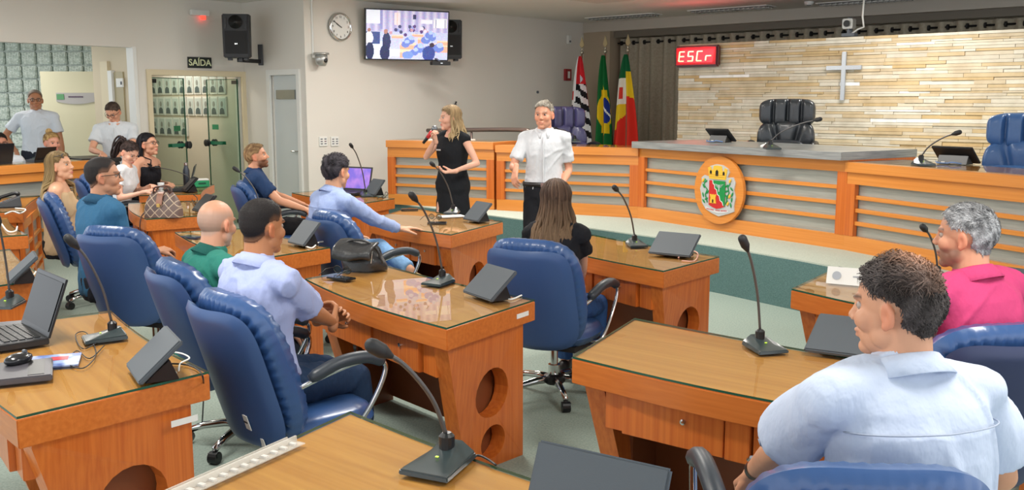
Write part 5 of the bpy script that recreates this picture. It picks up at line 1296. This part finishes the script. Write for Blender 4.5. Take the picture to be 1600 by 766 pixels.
    if st in ('short','quiff','curly','fade','long','pony','bun'):
        th=Hh.get('th',.010)
        tk=np.full(len(Hc),th)*sstep(z-zl,-.004,.03); tk*= (1+Hh.get('puff',0)*sstep(z,.04,.10))
        if st=='quiff': tk+= .016*sstep(y,.02,.08)*sstep(z,.06,.10)
        if st=='fade': tk=.0015+.007*sstep(z,.03,.08)
        seln=m>.5; selv=seln
        keep=selv[Hf].all(axis=1); F=Hf[keep]; used=np.unique(F); mp_=-np.ones(len(Hc),dtype=int); mp_[used]=np.arange(len(used)); F=mp_[F]
        disp=tk[used]*m[used]+.0015
        lv=np.array(loc[used])
        if st in ('curly','quiff'): disp=disp+Hh.get('amp',.006)*wob(lv,Hh.get('fr',110),sd,8)*sstep(z[used],.0,.05)
        elif st!='fade': disp=disp+.002*wob(lv*np.array([1,1,.3]),200,sd,6)
        c2=Hc[used]+Hn[used]*(disp*hsz)[:,None]
        v=wob(lv*np.array([1,.35,.35]),260,sd+3,8); v2=wob(lv,40,sd+4,4)
        cc=np.tile(hc_,(len(used),1)); c3=np.array(lin(Hh.get('c2',Hh.get('c',(40,30,26))))); cc=mixc(cc,c3[None,:],np.clip(.5+.45*v,0,1)); cc*=(1+.12*v2)[:,None]
        if st=='fade':
            dn=sstep(z[used]-zl[used],.0,.055); cc=mixc(np.tile(sk*.62+hc_*.38,(len(used),1)),cc,np.clip(.45+.55*dn*1.4,0,1))
        if Hh.get('thin'):   # thinning crown
            t_=np.exp(-((lv[:,0]/.035)**2+((lv[:,1]+.05)/.04)**2))*(lv[:,2]>.05); cc=mixc(cc,(sk*.9)[None,:],np.clip(t_*Hh['thin'],0,1))
        ho=mesh_np('hair',c2,F,HAIRM,e,cc)
        # short strands growing out of the cap
        if st!='fade' or near:
            hrng=np.random.default_rng(sd); nS=Hh.get('ns',2600 if near else 1100)
            wgt=np.clip((z[used]-zl[used])/.02,0,1)+1e-4; idx=hrng.choice(len(used),nS,p=wgt/wgt.sum())
            P0=c2[idx]; N0=Hn[used][idx]; up_=np.array(Mh)[:,2]; fw_=np.array(Mh)[:,1]; rt_=np.array(Mh)[:,0]
            lv_=lv[idx]; comb=Hh.get('comb',(0,1,.2)) ; cd=np.outer(np.ones(nS),rt_*comb[0]+fw_*comb[1]+up_*comb[2])
            low=1-sstep(lv_[:,2],.03,.09); cd=cd*(1-low)[:,None]-up_[None,:]*low[:,None]-fw_[None,:]*(.5*low)[:,None]
            cd=cd+hrng.normal(0,Hh.get('mess',.45),(nS,3)); cd-=N0*(cd*N0).sum(1)[:,None]; cd/=np.linalg.norm(cd,axis=1)[:,None]
            Ls=Hh.get('sl',.022 if st in('short','quiff') else (.026 if st=='curly' else (.006 if st=='fade' else .03)))*hrng.uniform(.6,1.2,nS)*(1-.6*low); lift=Hh.get('lift',.35 if st!='curly' else .7)
            sdv_=np.cross(N0,cd); wdt=hrng.uniform(.0008,.0017,nS)*(1.3 if not near else 1)
            A0=P0-N0*.001; A1=P0+cd*(Ls*.5)[:,None]+N0*(Ls*lift*.5)[:,None]; A2=P0+cd*Ls[:,None]+N0*(Ls*lift*(.25 if st!='curly' else .1))[:,None]
            V=np.stack([A0-sdv_*wdt[:,None],A0+sdv_*wdt[:,None],A1-sdv_*wdt[:,None],A1+sdv_*wdt[:,None],A2-sdv_*(wdt*.3)[:,None],A2+sdv_*(wdt*.3)[:,None]],axis=1).reshape(-1,3)
            q=np.arange(nS)[:,None]*6; FQ=np.concatenate([q+np.array([0,1,3,2]),q+np.array([2,3,5,4])],axis=0)
            tcol=cc[idx]*hrng.uniform(.75,1.35,nS)[:,None]; 
            mesh_np('hair_strands',V,FQ,HAIRM,e,np.repeat(tcol,6,axis=0))
        sm=ho.modifiers.new('so','SOLIDIFY'); sm.thickness=.004; sm.offset=-1
    if st in ('long','pony','bun') or Hh.get('strands'):
        b=MB(); cols=[]; rg=random.Random(sd); c1=np.array(lin(Hh['c'])); c2_=np.array(lin(Hh.get('c2',Hh['c']))); c3_=np.array(lin(Hh.get('tip',Hh.get('c2',Hh['c']))))
        if st=='long':
            N=Hh.get('n',120); Ln=Hh.get('len',.36)
            for k in range(N):
                # azimuth measured from the face side
                az=rg.uniform(Hh.get('az0',70),360-Hh.get('az0',70)); side=-1 if az<180 else 1
                azr=math.radians(az); part=rg.uniform(-.3,.9); r0=1.0+rg.uniform(.03,.13)
                dx=-math.sin(azr)*-1; X=math.sin(azr); Yy=math.cos(azr)
                pts=[]
                for el in (88,68,48,28,10):
                    er=math.radians(el); pts.append(HP(X*math.cos(er)*.079*r0*1.03,-.010+Yy*math.cos(er)*.098*r0,.030+.093*math.sin(er)*r0))
                last=pts[-1]; Lk=Ln*rg.uniform(.72,1.06)*S; nn=8; ph=rg.uniform(0,6.3); out=rg.uniform(-.01,.035)
                drop=[]
                for j in range(1,nn+1):
                    t=j/nn; p=last+Vector((0,0,-Lk*t))
                    rad=Vector((last.x-hc.x,last.y-hc.y,0)); 
                    nrm=rad.normalized(); 
                    squeeze=-.012*math.sin(min(1,t*2.2)*PI)
                    p+=nrm*(squeeze+out*t*1.6+.012*math.sin(t*9+ph)*t); p+=Vector((-nrm.y,nrm.x,0))*.012*math.sin(t*7+ph*1.7)*t
                    # drape outside the shoulders and back
                    zz=p.z-(O.z+spine(.455).z)
                    if zz<.03:
                        cst=rr(max(.1,.455+zz/S)); v2_=Vector((p.x-cst.x,p.y-cst.y,0)); need=(.105+min(.02,-zz*.1))*S*build
                        ax_=abs(v2_.x)/(.150*S*build+.02); ay=abs(v2_.y)/need
                        d_=math.sqrt(ax_*ax_+ay*ay)
                        if d_<1.05 and d_>1e-3: 
                            p.y=cst.y+math.copysign(need*math.sqrt(max(0.15,1.1-ax_*ax_)),v2_.y if abs(v2_.y)>1e-3 else -1)
                    drop.append(p)
                pts=pts+drop; r_=.0095*hsz*rg.uniform(.7,1.15); rs_=[r_*.5]+[r_]*(len(pts)-3)+[r_*.7,r_*.15]
                v0=len(b.v); b.tube(pts,rs_,6,flat=1.0); mixk=rg.random()
                for i in range(len(pts)):
                    t=max(0,(i-4)/(len(pts)-5)); col=(c1*(1-mixk)+c2_*mixk)*(1-t*.7)+c3_*t*.7; cols+= [col*(.85+.3*rg.random())]*6
        elif st=='pony':
            cP=HP(0,-.105,.055); b.lathe([(.020,-.01),(.020,.01)],12,c=cP); cols+=[np.array(lin((20,20,24)))]*24
            for k in range(26):
                o_=Vector((rg.gauss(0,.012),rg.gauss(0,.012),rg.gauss(0,.012))); v=[cP+o_*.5,cP+Mh@Vector((0,-.045,.015))+o_*1.2,cP+Mh@Vector((0,-.07,-.05))+o_*1.6,cP+Mh@Vector((0,-.06,-.14))+o_*1.8,cP+Mh@Vector((0,-.05,-.21))+o_]
                pp=bez(v,3); b.tube(pp,[.006]+[.009]*(len(pp)-2)+[.002],6); cols+= [c1*(.8+.5*rg.random())]*(6*len(pp))
        else:
            cP=HP(0,-.06,.135)
            for k in range(16):
                a0=rg.uniform(0,6.28); ax=Vector((rg.gauss(0,1),rg.gauss(0,1),rg.gauss(0,1))).normalized(); u_=ax.orthogonal().normalized(); w_=ax.cross(u_); pp=[cP+(u_*math.cos(a0+i*.5)+w_*math.sin(a0+i*.5))*.03*hsz for i in range(11)]; b.tube(pp,.009,6); cols+=[(c1*(1-.5)+c2_*.5)*(.7+.6*rg.random())]*66
        nc=len(b.v); cols=cols[:nc]+[c1]*(nc-len(cols)); o=b.build('hair_locks',HAIRM,e,smooth=True,fix=False); set_col(o,np.array(cols))
    # shirt
    cols={}
    def garment(name,mb,col,vox,amp,fr,seed,m_=CLOTH,pat=None,sm=2):
        c,n_,f=remesh(mb,vox,sm); w0=wob(c*np.array([1,1,.5]),fr*.6,seed,6); w2=wob(c*np.array([1,1,.6])+.02*w0[:,None],fr*1.3,seed+5,5); w1=.9*w0+1.5*(np.exp(-(w2/.28)**2)-.35)
        c=c+n_*(amp*w1)[:,None]; cc=np.tile(np.array(lin(col)),(len(c),1))
        if pat is not None: cc=pat(c,cc)
        return mesh_np(name,c,f,m_,e,cc)
    gv=.0085 if near else .012
    if shirt:
        col=shirt['c']; G=MB(); torso(G,.012,shirt.get('t0',-.10 if not shirt.get('tuck') else -.01),shirt.get('t1',.497),belly=shirt.get('belly',0))
        if shirt.get('collar'):
            for q in sh: G.limb([shc.lerp(q,.12)+Vector((0,0,.02*S)),rr(.515).lerp(base,.15)-Vector((0,0,.012))],[nr*.95+.016,nr*.62+.014],14)
            G.limb([rr(.43)+Vector((0,-.005,0)),rr(.488)],[nr*1.25+.014,nr*1.08+.014],20)
        sl=shirt.get('sleeve',.62); g=(.85 if fem else 1.0)*build
        for i in (0,1):
            if sl<=0: continue
            s_=sh[i];el=elb[i];wr=wri[i]
            if sl<1:
                en=s_.lerp(el,sl); G.limb([s_,s_.lerp(en,.5)],[.058*S*g,.060*S*g],18); G.tube([s_.lerp(en,.3),en],[.060*S*g,(.060+shirt.get('flare',.006))*S*g],20)
            else:
                G.limb([s_,s_.lerp(el,.5),el],[.062*S*g,.060*S*g,.050*S*g],18); en=el.lerp(wr,sl-1); G.tube([el,el.lerp(en,.5),en],[.048*S*g,.046*S*g,.036*S*g],18)
        garment('shirt',G,col,gv,shirt.get('amp',.0035),shirt.get('fr',26),sd+1,pat=shirt.get('pat'))
        if shirt.get('collar'):
            # folded collar band around the neck
            cb=MB(); c0=rr(.478); kx,ky=(.070*S*(build*.5+.5)*(1+fat*1.5),.067*S*(build*.5+.5)*(1+fat*1.5)) if not fem else (.058*S,.055*S); n=40; tcb=math.radians(22)+l1
            Yv=Vector((0,math.cos(l1+.25),-math.sin(l1+.25))); Uv=Vector((0,math.sin(l1+.25),math.cos(l1+.25))); Xv=Matrix.Rotation(tw,3,'Z')@Vector((1,0,0))
            def cf(s,t):
                a=PI/2+.26+(2*PI-.52)*s; k=abs((s-.5)*2)   # k=1 at front opening
                h=[-.04,.024,.034,.030,-.020][int(round(t*4))]*S; o_=[.004,-.004,.001,.009,.036][int(round(t*4))]*S
                dro=-.012*(k**4)*S
                return c0+Xv*math.cos(a)*(kx+o_)+Yv*math.sin(a)*(ky+o_)+Uv*(h*(1-.25*k**3)+.010*S+dro)
            cb.grid(cf,n,4); o=cb.build('collar',CLOTH,e,smooth=True,fix=False); set_col(o,np.tile(np.array(lin(shirt.get('cc',col))),(len(o.data.vertices),1))); md=o.modifiers.new('s','SOLIDIFY'); md.thickness=.004
        if shirt.get('yoke'):
            pts=[]; a0=math.radians(150); 
            for k in range(21):
                ph=-PI/2+(k/20-.5)*a0; ca,sa=math.cos(ph),math.sin(ph); ex=2.5; m_=(abs(ca)**ex+abs(sa)**ex)**(1/ex); t=.36+.01*abs(k/10-1)
                Xv=Matrix.Rotation(tw*min(1,t/.4),3,'Z')@Vector((1,0,0)); Yv=Matrix.Rotation(tw*min(1,t/.4),3,'Z')@Vector((0,math.cos(l1),-math.sin(l1)))
                pts.append(rr(t)+Xv*(ca/m_)*(.171*S*build+.0155)+Yv*(sa/m_)*(.118*S*build+.0155))
            b=MB(); b.tube(pts,.0022,5); o=b.build('yoke_seam',CLOTH,e,smooth=True); set_col(o,np.tile(np.array(lin(col))*.72,(len(o.data.vertices),1)))
        if shirt.get('placket'):
            b=MB(); pts=[rr(t)+Matrix.Rotation(tw*min(1,t/.4),3,'Z')@Vector((0,(np.interp(t,[-.1,0,.1,.2,.28,.35,.41,.46],[.13,.14,.132,.128,.134,.134,.122,.10])*S*build+fat*1.2*math.exp(-((t-.1)/.13)**2)),0)) for t in np.linspace(-.0,.45,12)]
            b.tube(pts,.008,6); o=b.build('button_placket',CLOTH,e,smooth=True); set_col(o,np.tile(np.array(lin(col)),(len(o.data.vertices),1)))
    if pants:
        G=MB(); torso(G,.012 if not (shirt and shirt.get('tuck')) else .019,-.13,.03 if not (shirt and shirt.get('tuck')) else .045)
        G.ell(O+Vector((0,0,-.04)),(.17*S*build,.13*S,.12*S))
        for i in (0,1):
            g=pants.get('g',1.0)*(.95 if fem else 1)
            G.limb([hips[i],hips[i].lerp(knees[i],.5),knees[i]],[.096*S*g,.085*S*g,.066*S*g],18); en=knees[i].lerp(ank[i],pants.get('end',.97)); G.limb([knees[i],knees[i].lerp(en,.5)],[.066*S*g,.062*S*g],18); G.tube([knees[i].lerp(en,.3),en],[.063*S*g,.056*S*g],18)
        garment('trousers',G,pants['c'],gv+.001,.0035,24,sd+2,DENIM if pants.get('denim') else CLOTH)
    if skirt:
        G=MB(); torso(G,.014,-.12,skirt.get('t1',.45))
        rs=[(-.08,.178,.125),(-.2,.19,.14),(-.35,.20,.155),(skirt.get('end',-.5),.205,.16)]; n=28; vs=[]
        for t,a_,b_ in rs:
            for j in range(n): ph=2*PI*j/n; vs.append(O+Vector((a_*math.cos(ph)*S,b_*math.sin(ph)*S,t)))
        G.add(vs,[(i*n+j,i*n+(j+1)%n,(i+1)*n+(j+1)%n,(i+1)*n+j) for i in range(3) for j in range(n)]+[tuple(range(n-1,-1,-1)),tuple(3*n+j for j in range(n))])
        garment('dress',G,skirt['c'],gv,.0025,20,sd+2)
        if skirt.get('logo'): 
            o=MB().box((0,0,0),(.06,.003,.014)).build('chest_emblem',mat('emblem_white',(200,200,200),.6),e); v=rr(.33); o.location=(v.x+.055,v.y+.148*S,v.z)
    for i in (0,1):
        q=(-1,1)[i]; b=MB(); an=ank[i]; td=toes[i]; b.limb([an+Vector((0,0,-.035))-td*.03,an+Vector((0,0,-.045))+td*.07*S,an+Vector((0,0,-.055))+td*.17*S],[.042*S,.040*S,.032*S],14)
        for k in range(len(b.v)): 
            if not (LG.get('LR'[i]) or {}).get('free'): b.v[k]=(b.v[k][0],b.v[k][1],max(b.v[k][2],an.z-.083))
        b.mi=0; nb_=len(b.f); o=b.build('shoe',mat('shoe_%d_%d_%d'%shoes,shoes,.4),e,smooth=True)
    if belt: 
        b=MB(); n=32; t=.040; c=rr(t); 
        def bf(s,tt): a=2*PI*s; return c+Vector((math.cos(a)*(.178*S*build+.026+fat*.5),math.sin(a)*(.122*S*build+.026+fat*.8),-.02+.04*tt))
        b.grid(bf,n,1); o=b.build('belt',mat('belt_black',(30,28,28),.35),e,smooth=True,fix=False); o.modifiers.new('s','SOLIDIFY').thickness=.004
        MB().box(c+Vector((0,.122*S*build+.024+fat*.8,0)),(.045,.008,.036)).build('belt_buckle',CHROME,e)
    ctx=dict(e=e,HP=HP,rr=rr,Mh=Mh,hc=hc,S=S,hsz=hsz,sh=sh,elb=elb,wri=wri,handd=handd,O=O,rz=rz,root=(rx_,ry_),knees=knees,ank=ank)
    for f in (extras or []): f(ctx)
    return ctx
def glasses_(col=(20,20,22),up=False):
    def f(c):
        HP=c['HP']; b=MB(); dz=.012 if not up else .085; dy=0 if not up else -.035
        for q in(-1,1):
            b.tube([HP(q*.032+.024*math.cos(a),.0985+dy-.006*abs(math.cos(a)) ,dz+.018*math.sin(a)) for a in [2*PI*i/16 for i in range(17)]],.0022 if not up else .004,6,cap=False)
            b.tube([HP(q*.055,.094+dy,dz+.006),HP(q*.080,.05+dy,dz+.006),HP(q*.083,-.01+dy,dz+.004 if not up else .06),HP(q*.080,-.025+dy,dz-.012 if not up else .04)],.0022,6)
        b.tube([HP(-.009,.101+dy,dz+.006),HP(.009,.101+dy,dz+.006)],.002,6); o=b.build('spectacles',mat('frame_%d'%col[0],col,.3),c['e'],smooth=True)
        if up:
            b=MB()
            for q in(-1,1): b.ell(HP(q*.032,.095+dy,dz),(.025,.004,.018),c['Mh'],14,8)
            b.build('sunglass_lenses',mat('sun_lens',(60,66,80),.1),c['e'],smooth=True)
    return f
def watch_(side=0,col=(30,30,32)):
    def f(c):
        wr=c['wri'][side]; d=(wr-c['elb'][side]).normalized(); p=wr-d*.025; x=d.orthogonal().normalized(); y=d.cross(x)
        b=MB(); b.tube([p-d*.011,p+d*.011],.029*c['S'],18,cap=False); b.build('watch_strap',mat('watch_%d'%col[0],col,.4),c['e'],smooth=True)
        n=Vector((0,0,1)); n=(n-d*n.dot(d)).normalized(); M=frame_from(d,n); b=MB(); b.box(p+n*.030*c['S'],(.034,.034,.010),M); b.build('watch_case',CHROME,c['e'],bevel=.002)
    return f
def top_at(px,py,Y): return atY(px,py,Y)
def W(px,py,Y): return atY(px,py,Y)
def logo_(x,z,col=(40,70,110)):
    def f(c):
        v=c['rr'](z); o=MB().box((0,0,0),(.035,.004,.02)).build('chest_emblem',mat('emblem_%d'%col[0],col,.6),c['e']); o.location=(v.x+x,v.y+.142*c['S'],v.z); o.rotation_euler=(0,0,-x*4)
    return f
person('man with cropped dark hair and lilac-blue short-sleeved shirt, hands clasped, seated at the middle desk',50,headtop=top_at(409,313,3.86),lean=-2,lean2=6,near=True,skin=(174,116,78),sz=.98,hs=.95,
  head=(50,-3,0),hair=dict(style='fade',c=(34,30,30)),arms=dict(R=dict(w=W(530,512,4.22),p=(.5,-.8,-1),d=(-.6,.7,.55),n=(-.8,-.5,.2),c=.55),L=dict(w=W(515,505,4.30),p=(-.6,-.6,-1),d=(.75,.6,.35),n=(.7,-.7,-.1),c=.5)),
  legs=dict(L=dict(f=(-.12,.50,0)),R=dict(f=(.10,.46,0),p=(.1,1,.8))),shirt=dict(c=(166,176,216),sleeve=.86,flare=.010,collar=True,placket=True,amp=.005,fr=22),pants=dict(c=(36,56,84),denim=True))
person('foreground man in a pale blue short-sleeved shirt, seen from behind at the right',104,headtop=top_at(1405,404,2.22),lean=6,lean2=12,near=True,skin=(206,150,118),sz=1.0,build=1.08,fat=.01,
  head=(138,-4,0),hair=dict(style='curly',c=(44,38,36),c2=(84,76,74),th=.008,amp=.004,fr=70,thin=.7),arms=dict(L=dict(w=W(1160,752,2.62),p=(-1,-.5,-.8),c=.5,n=(.5,0,-1)),R=dict(h=(.2,.3,.06),p=(1,-.5,-.6))),
  legs=dict(L=dict(f=(-.32,.55,0),p=(-.5,1,.7)),R=dict(f=(.14,.50,0))),shirt=dict(c=(192,202,222),sleeve=.72,flare=.016,collar=True,amp=.007,fr=15,belly=.02,yoke=True),pants=dict(c=(96,130,176),denim=True),extras=[watch_(0)])
person('grey-haired bearded man in a bright pink polo shirt at the far right',118,headtop=top_at(1512,320,3.42),lean=4,lean2=8,near=True,skin=(204,146,116),sz=.98,build=1.1,fat=.015,
  head=(141,-2,0),hair=dict(style='short',c=(92,92,94),c2=(176,176,178),th=.006,beard=.55,bc=(70,62,58)),arms=dict(L=dict(h=(-.2,.34,.1),p=(-1,-.5,-.5)),R=dict(h=(.2,.3,.1),p=(1,-.5,-.5))),
  shirt=dict(c=(200,68,116),sleeve=.6,collar=True,amp=.004,fr=18),pants=dict(c=(50,56,74)))
person('woman with very long brown hair and black top, seated with her back to the camera',66,headtop=top_at(868,283,5.45),lean=2,lean2=8,fem=True,near=True,skin=(222,166,136),sz=.93,
  head=(112,-4,0),hair=dict(style='long',c=(62,46,38),c2=(92,70,56),tip=(140,112,82),len=.40,n=150,az0=62),arms=dict(R=dict(w=W(905,452,5.72),p=(1.4,-.7,-.7),c=.4,d=(-.8,.5,-.1)),L=dict(h=(-.12,.34,.12),p=(-1,-.6,-.5))),
  legs=dict(L=dict(f=(-.10,.46,0)),R=dict(f=(.12,.42,0),p=(.2,1,.7))),shirt=dict(c=(30,30,34),sleeve=.50,flare=.02,amp=.005),pants=dict(c=(58,92,146),denim=True,g=1.0))
person('man with dark wavy hair and blue long-sleeved shirt, ankle on knee',42,headtop=top_at(525,243,6.75),lean=2,lean2=12,skin=(206,154,122),sz=.97,
  head=(52,-6,0),hair=dict(style='curly',c=(22,20,24),c2=(66,62,68),th=.014,amp=.006,fr=80),arms=dict(R=dict(w=W(640,366,6.98),p=(.6,-.9,-.7),c=.15,d=(.35,.9,.05),n=(0,0,-1)),L=dict(h=(-.15,.34,.12),p=(-1,-.5,-.5))),
  legs=dict(R=dict(f=(.05,.40,0),p=(.2,1,.8)),L=dict(f=(.50,.36,.44),p=(-.5,1,.6),t=(1,.15,-.12),free=1)),shirt=dict(c=(150,166,206),sleeve=1.92,collar=True,yoke=True,amp=.004),pants=dict(c=(120,158,196),denim=True,end=.93),shoes=(146,118,66))
person('bearded man with brown quiff and navy polo shirt, leaning back by the door',18,headtop=top_at(400,225,9.0),lean=-10,lean2=-2,skin=(214,154,122),sz=.99,build=1.05,
  head=(10,10,0),hair=dict(style='quiff',c=(112,84,58),c2=(164,134,96),th=.006,amp=.003,beard=.9,bc=(96,60,38)),arms=dict(R=dict(w=W(478,327,8.85),p=(.5,-.8,-.8),c=.4),L=dict(w=W(470,318,9.1),p=(-.5,-.8,-.8),c=.4)),
  shirt=dict(c=(38,60,96),sleeve=.66,collar=True),pants=dict(c=(30,30,34)))
person('bald man in a teal green polo shirt, seen from behind',40,headtop=top_at(337,313,4.56),lean=4,lean2=14,near=True,skin=(202,148,120),sz=.96,
  head=(62,-6,0),hair=dict(style='bald',c=(150,138,128),beard=.5,bc=(196,186,180)),arms=dict(R=dict(h=(.16,.36,.08),p=(1,-.6,-.6)),L=dict(h=(-.16,.36,.08),p=(-1,-.6,-.6))),
  shirt=dict(c=(48,124,110),cc=(32,88,80),sleeve=.62,collar=True,amp=.004),pants=dict(c=(40,44,54)))
person('man with black-framed glasses and a steel blue polo shirt, looking right',46,headtop=top_at(160,247,5.95),lean=2,lean2=2,rollx=-3,skin=(190,138,108),sz=1.0,build=1.05,
  head=(20,2,0),hair=dict(style='fade',c=(40,36,36)),arms=dict(R=dict(w=W(246,392,6.08),p=(.3,-1,-.6),c=.5),L=dict(h=(-.16,.36,.1),p=(-1,-.6,-.6))),
  shirt=dict(c=(52,98,132),cc=(40,78,106),sleeve=.66,collar=True,amp=.004),pants=dict(c=(34,36,44)),extras=[glasses_(),watch_(1)])
person('woman with long light brown hair, sunglasses on her head and a beige sleeveless top',16,headtop=top_at(93,238,7.98),lean=-2,lean2=4,fem=True,skin=(224,172,140),sz=.98,build=1.12,
  head=(-4,8,0),hair=dict(style='long',c=(104,86,58),c2=(142,118,80),tip=(190,164,116),len=.44,n=120,az0=88),arms=dict(R=dict(w=W(122,352,8.05),p=(.8,-.6,-.8),c=.4),L=dict(h=(-.08,.34,.1),p=(-1,-.5,-.5))),
  shirt=dict(c=(206,178,142),sleeve=0,t1=.43),pants=dict(c=(30,30,34)),extras=[glasses_((60,62,66),up=True)])
person('young woman with a dark ponytail and white t-shirt, looking down at her papers',-4,headtop=top_at(201,221,9.8),lean=10,lean2=20,fem=True,skin=(222,170,146),sz=.96,
  head=(-24,-34,0),hair=dict(style='pony',c=(46,36,34),c2=(72,58,54),th=.005),arms=dict(R=dict(w=W(226,300,9.62),p=(.5,-.6,-.9),c=.5),L=dict(w=W(232,292,9.95),p=(-.6,-.6,-.8),c=.4)),
  shirt=dict(c=(222,226,232),sleeve=.55),pants=dict(c=(30,30,36)))
person('woman with straight black hair, glasses and a black sleeveless top',-14,headtop=top_at(231,209,10.35),lean=8,lean2=10,fem=True,skin=(206,152,124),sz=1.0,build=1.12,
  head=(-12,8,0),hair=dict(style='long',c=(20,18,22),c2=(34,32,38),len=.30,n=110,az0=96),arms=dict(R=dict(w=W(252,292,10.15),p=(.5,-.7,-.8),c=.4),L=dict(w=W(262,287,10.5),p=(-.6,-.6,-.8),c=.4)),
  shirt=dict(c=(28,28,34),sleeve=0,t1=.42),pants=dict(c=(30,30,34)),extras=[glasses_((30,26,26))])
person('standing man with glasses, white polo shirt and hand on hip at the far left',-78,headtop=top_at(54,141,12.2),sit=False,lean=2,lean2=2,skin=(176,120,88),sz=1.05,build=1.03,
  head=(-62,-4,0),hair=dict(style='fade',c=(120,112,104),recede=.02),arms=dict(R=dict(h=(.24,.10,.02),p=(1.4,-.4,-.2),d=(-.2,.3,-1),c=.4),L=dict(h=(-.30,.10,-.14),p=(-.6,-.8,0),d=(.0,.1,-1),c=.3)),
  shirt=dict(c=(208,213,222),sleeve=.66,collar=True,tuck=True),pants=dict(c=(38,42,52)),extras=[glasses_()])
person('standing man in a white polo shirt bending his head over the black cabinet',-82,headtop=top_at(176,160,11.7),sit=False,lean=6,lean2=14,skin=(214,156,126),sz=1.0,build=1.06,
  head=(-96,-34,0),hair=dict(style='short',c=(64,52,46),c2=(92,78,68),th=.005),arms=dict(R=dict(w=W(160,240,11.42),p=(1,-.5,-.6),c=.3,d=(-.5,1,-.3),n=(0,0,-1)),L=dict(w=W(184,243,11.4),p=(-1,-.5,-.6),c=.3,d=(.3,1,-.3),n=(0,0,-1))),
  shirt=dict(c=(212,217,222),sleeve=.62,flare=.012,collar=True,placket=True),pants=dict(c=(38,42,52)),extras=[glasses_((30,30,34)),logo_(-.07,.33)])
person('woman with her blond hair in a bun behind the far counter laptop',-62,headtop=top_at(80,208,11.2),lean=4,lean2=8,fem=True,skin=(222,160,136),sz=.98,
  head=(-36,-4,0),hair=dict(style='bun',c=(168,130,80),c2=(206,174,118),th=.010),shirt=dict(c=(60,70,66),sleeve=.5),pants=dict(c=(30,30,34)))
person('man with glasses and white shirt cut off by the left picture edge',-62,headtop=top_at(-2,208,10.9),lean=4,lean2=6,skin=(196,134,108),sz=1.0,
  head=(-50,-4,0),hair=dict(style='short',c=(40,36,34),th=.006),shirt=dict(c=(222,228,236),sleeve=.7,collar=True),pants=dict(c=(30,30,34)),extras=[glasses_()])
def held_mic(c): pass
wc=person('standing woman in a black sleeveless dress speaking into a red handheld microphone',-128,headtop=top_at(703,166,9.4),sit=False,lean=0,lean2=0,fem=True,skin=(222,170,146),sz=.98,
  head=(196,0,0),hair=dict(style='long',c=(120,98,72),c2=(168,142,104),tip=(206,182,140),len=.26,n=120,az0=78),arms=dict(R=dict(w=W(680,218,9.18),p=(.9,-.2,-1),d=(-.1,.5,1),n=(-1,.3,.2),c=.75),L=dict(w=W(708,268,9.12),p=(-1,-.7,-.5),d=(.9,.6,-.1),n=(.2,.4,.9),c=.4)),
  shirt=None,skirt=dict(c=(30,32,36),end=-.58,logo=True),shoes=(30,28,28))
a=Vector(W(661,224,9.16)); c=Vector(W(680,200,9.16)); d=(c-a).normalized()
e=empty('handheld_microphone',tuple(a),0,'red and black handheld microphone held up by the woman in black','microphone')
b=MB(); L=(c-a).length; b.tube([d*0,d*L*.35,d*L*.8],[.013,.017,.021],14); b.build('handle',BLK,e,smooth=True)
MB().tube([d*L*.35,d*L*.78],[.0185,.0225],14).build('red_sleeve',mat('mic_red',(196,44,48),.4),e,smooth=True)
MB().ell(d*L*.95,(.030,.030,.030)).build('grille_ball',mat('mic_grille',(120,124,130),.3,metal=.6),e,smooth=True)
p=Vector(W(712,163,9.5)); 
o=MB().tube([(0,0,0),(.02,.0,.05)],[.008,.012],8).build('wall_hook',BLK); o.location=on_plane(711,164,NU,UW+.02); tag(o,'tiny dark hook on the wall just above the speaking woman','hook'); MB().box((0,0,0),(.04,.02,.03)).build('hook_plate',BLK,o)
person('standing man with grey hair, white short-sleeved shirt and black trousers',-96,headtop=top_at(850,158,8.3),sit=False,lean=0,lean2=2,skin=(206,146,118),sz=.99,build=.93,
  head=(-108,-3,0),hair=dict(style='quiff',c=(120,112,100),c2=(176,168,156),th=.008,amp=.004),arms=dict(R=dict(w=W(806,264,8.0),p=(.35,-1,-.3),c=.4,d=(.1,.5,-1)),L=dict(w=W(878,290,8.15),p=(-.3,-1,-.2),c=.3,d=(.1,.3,-1))),
  legs=dict(R=dict(f=(.14,.10,0),p=(0,1,0)),L=dict(f=(-.08,-.08,0),p=(0,1,0))),shirt=dict(c=(202,204,208),sleeve=.74,flare=.006,collar=True,placket=True,tuck=True,amp=.0045),pants=dict(c=(30,31,36)),belt=True,shoes=(24,22,22))
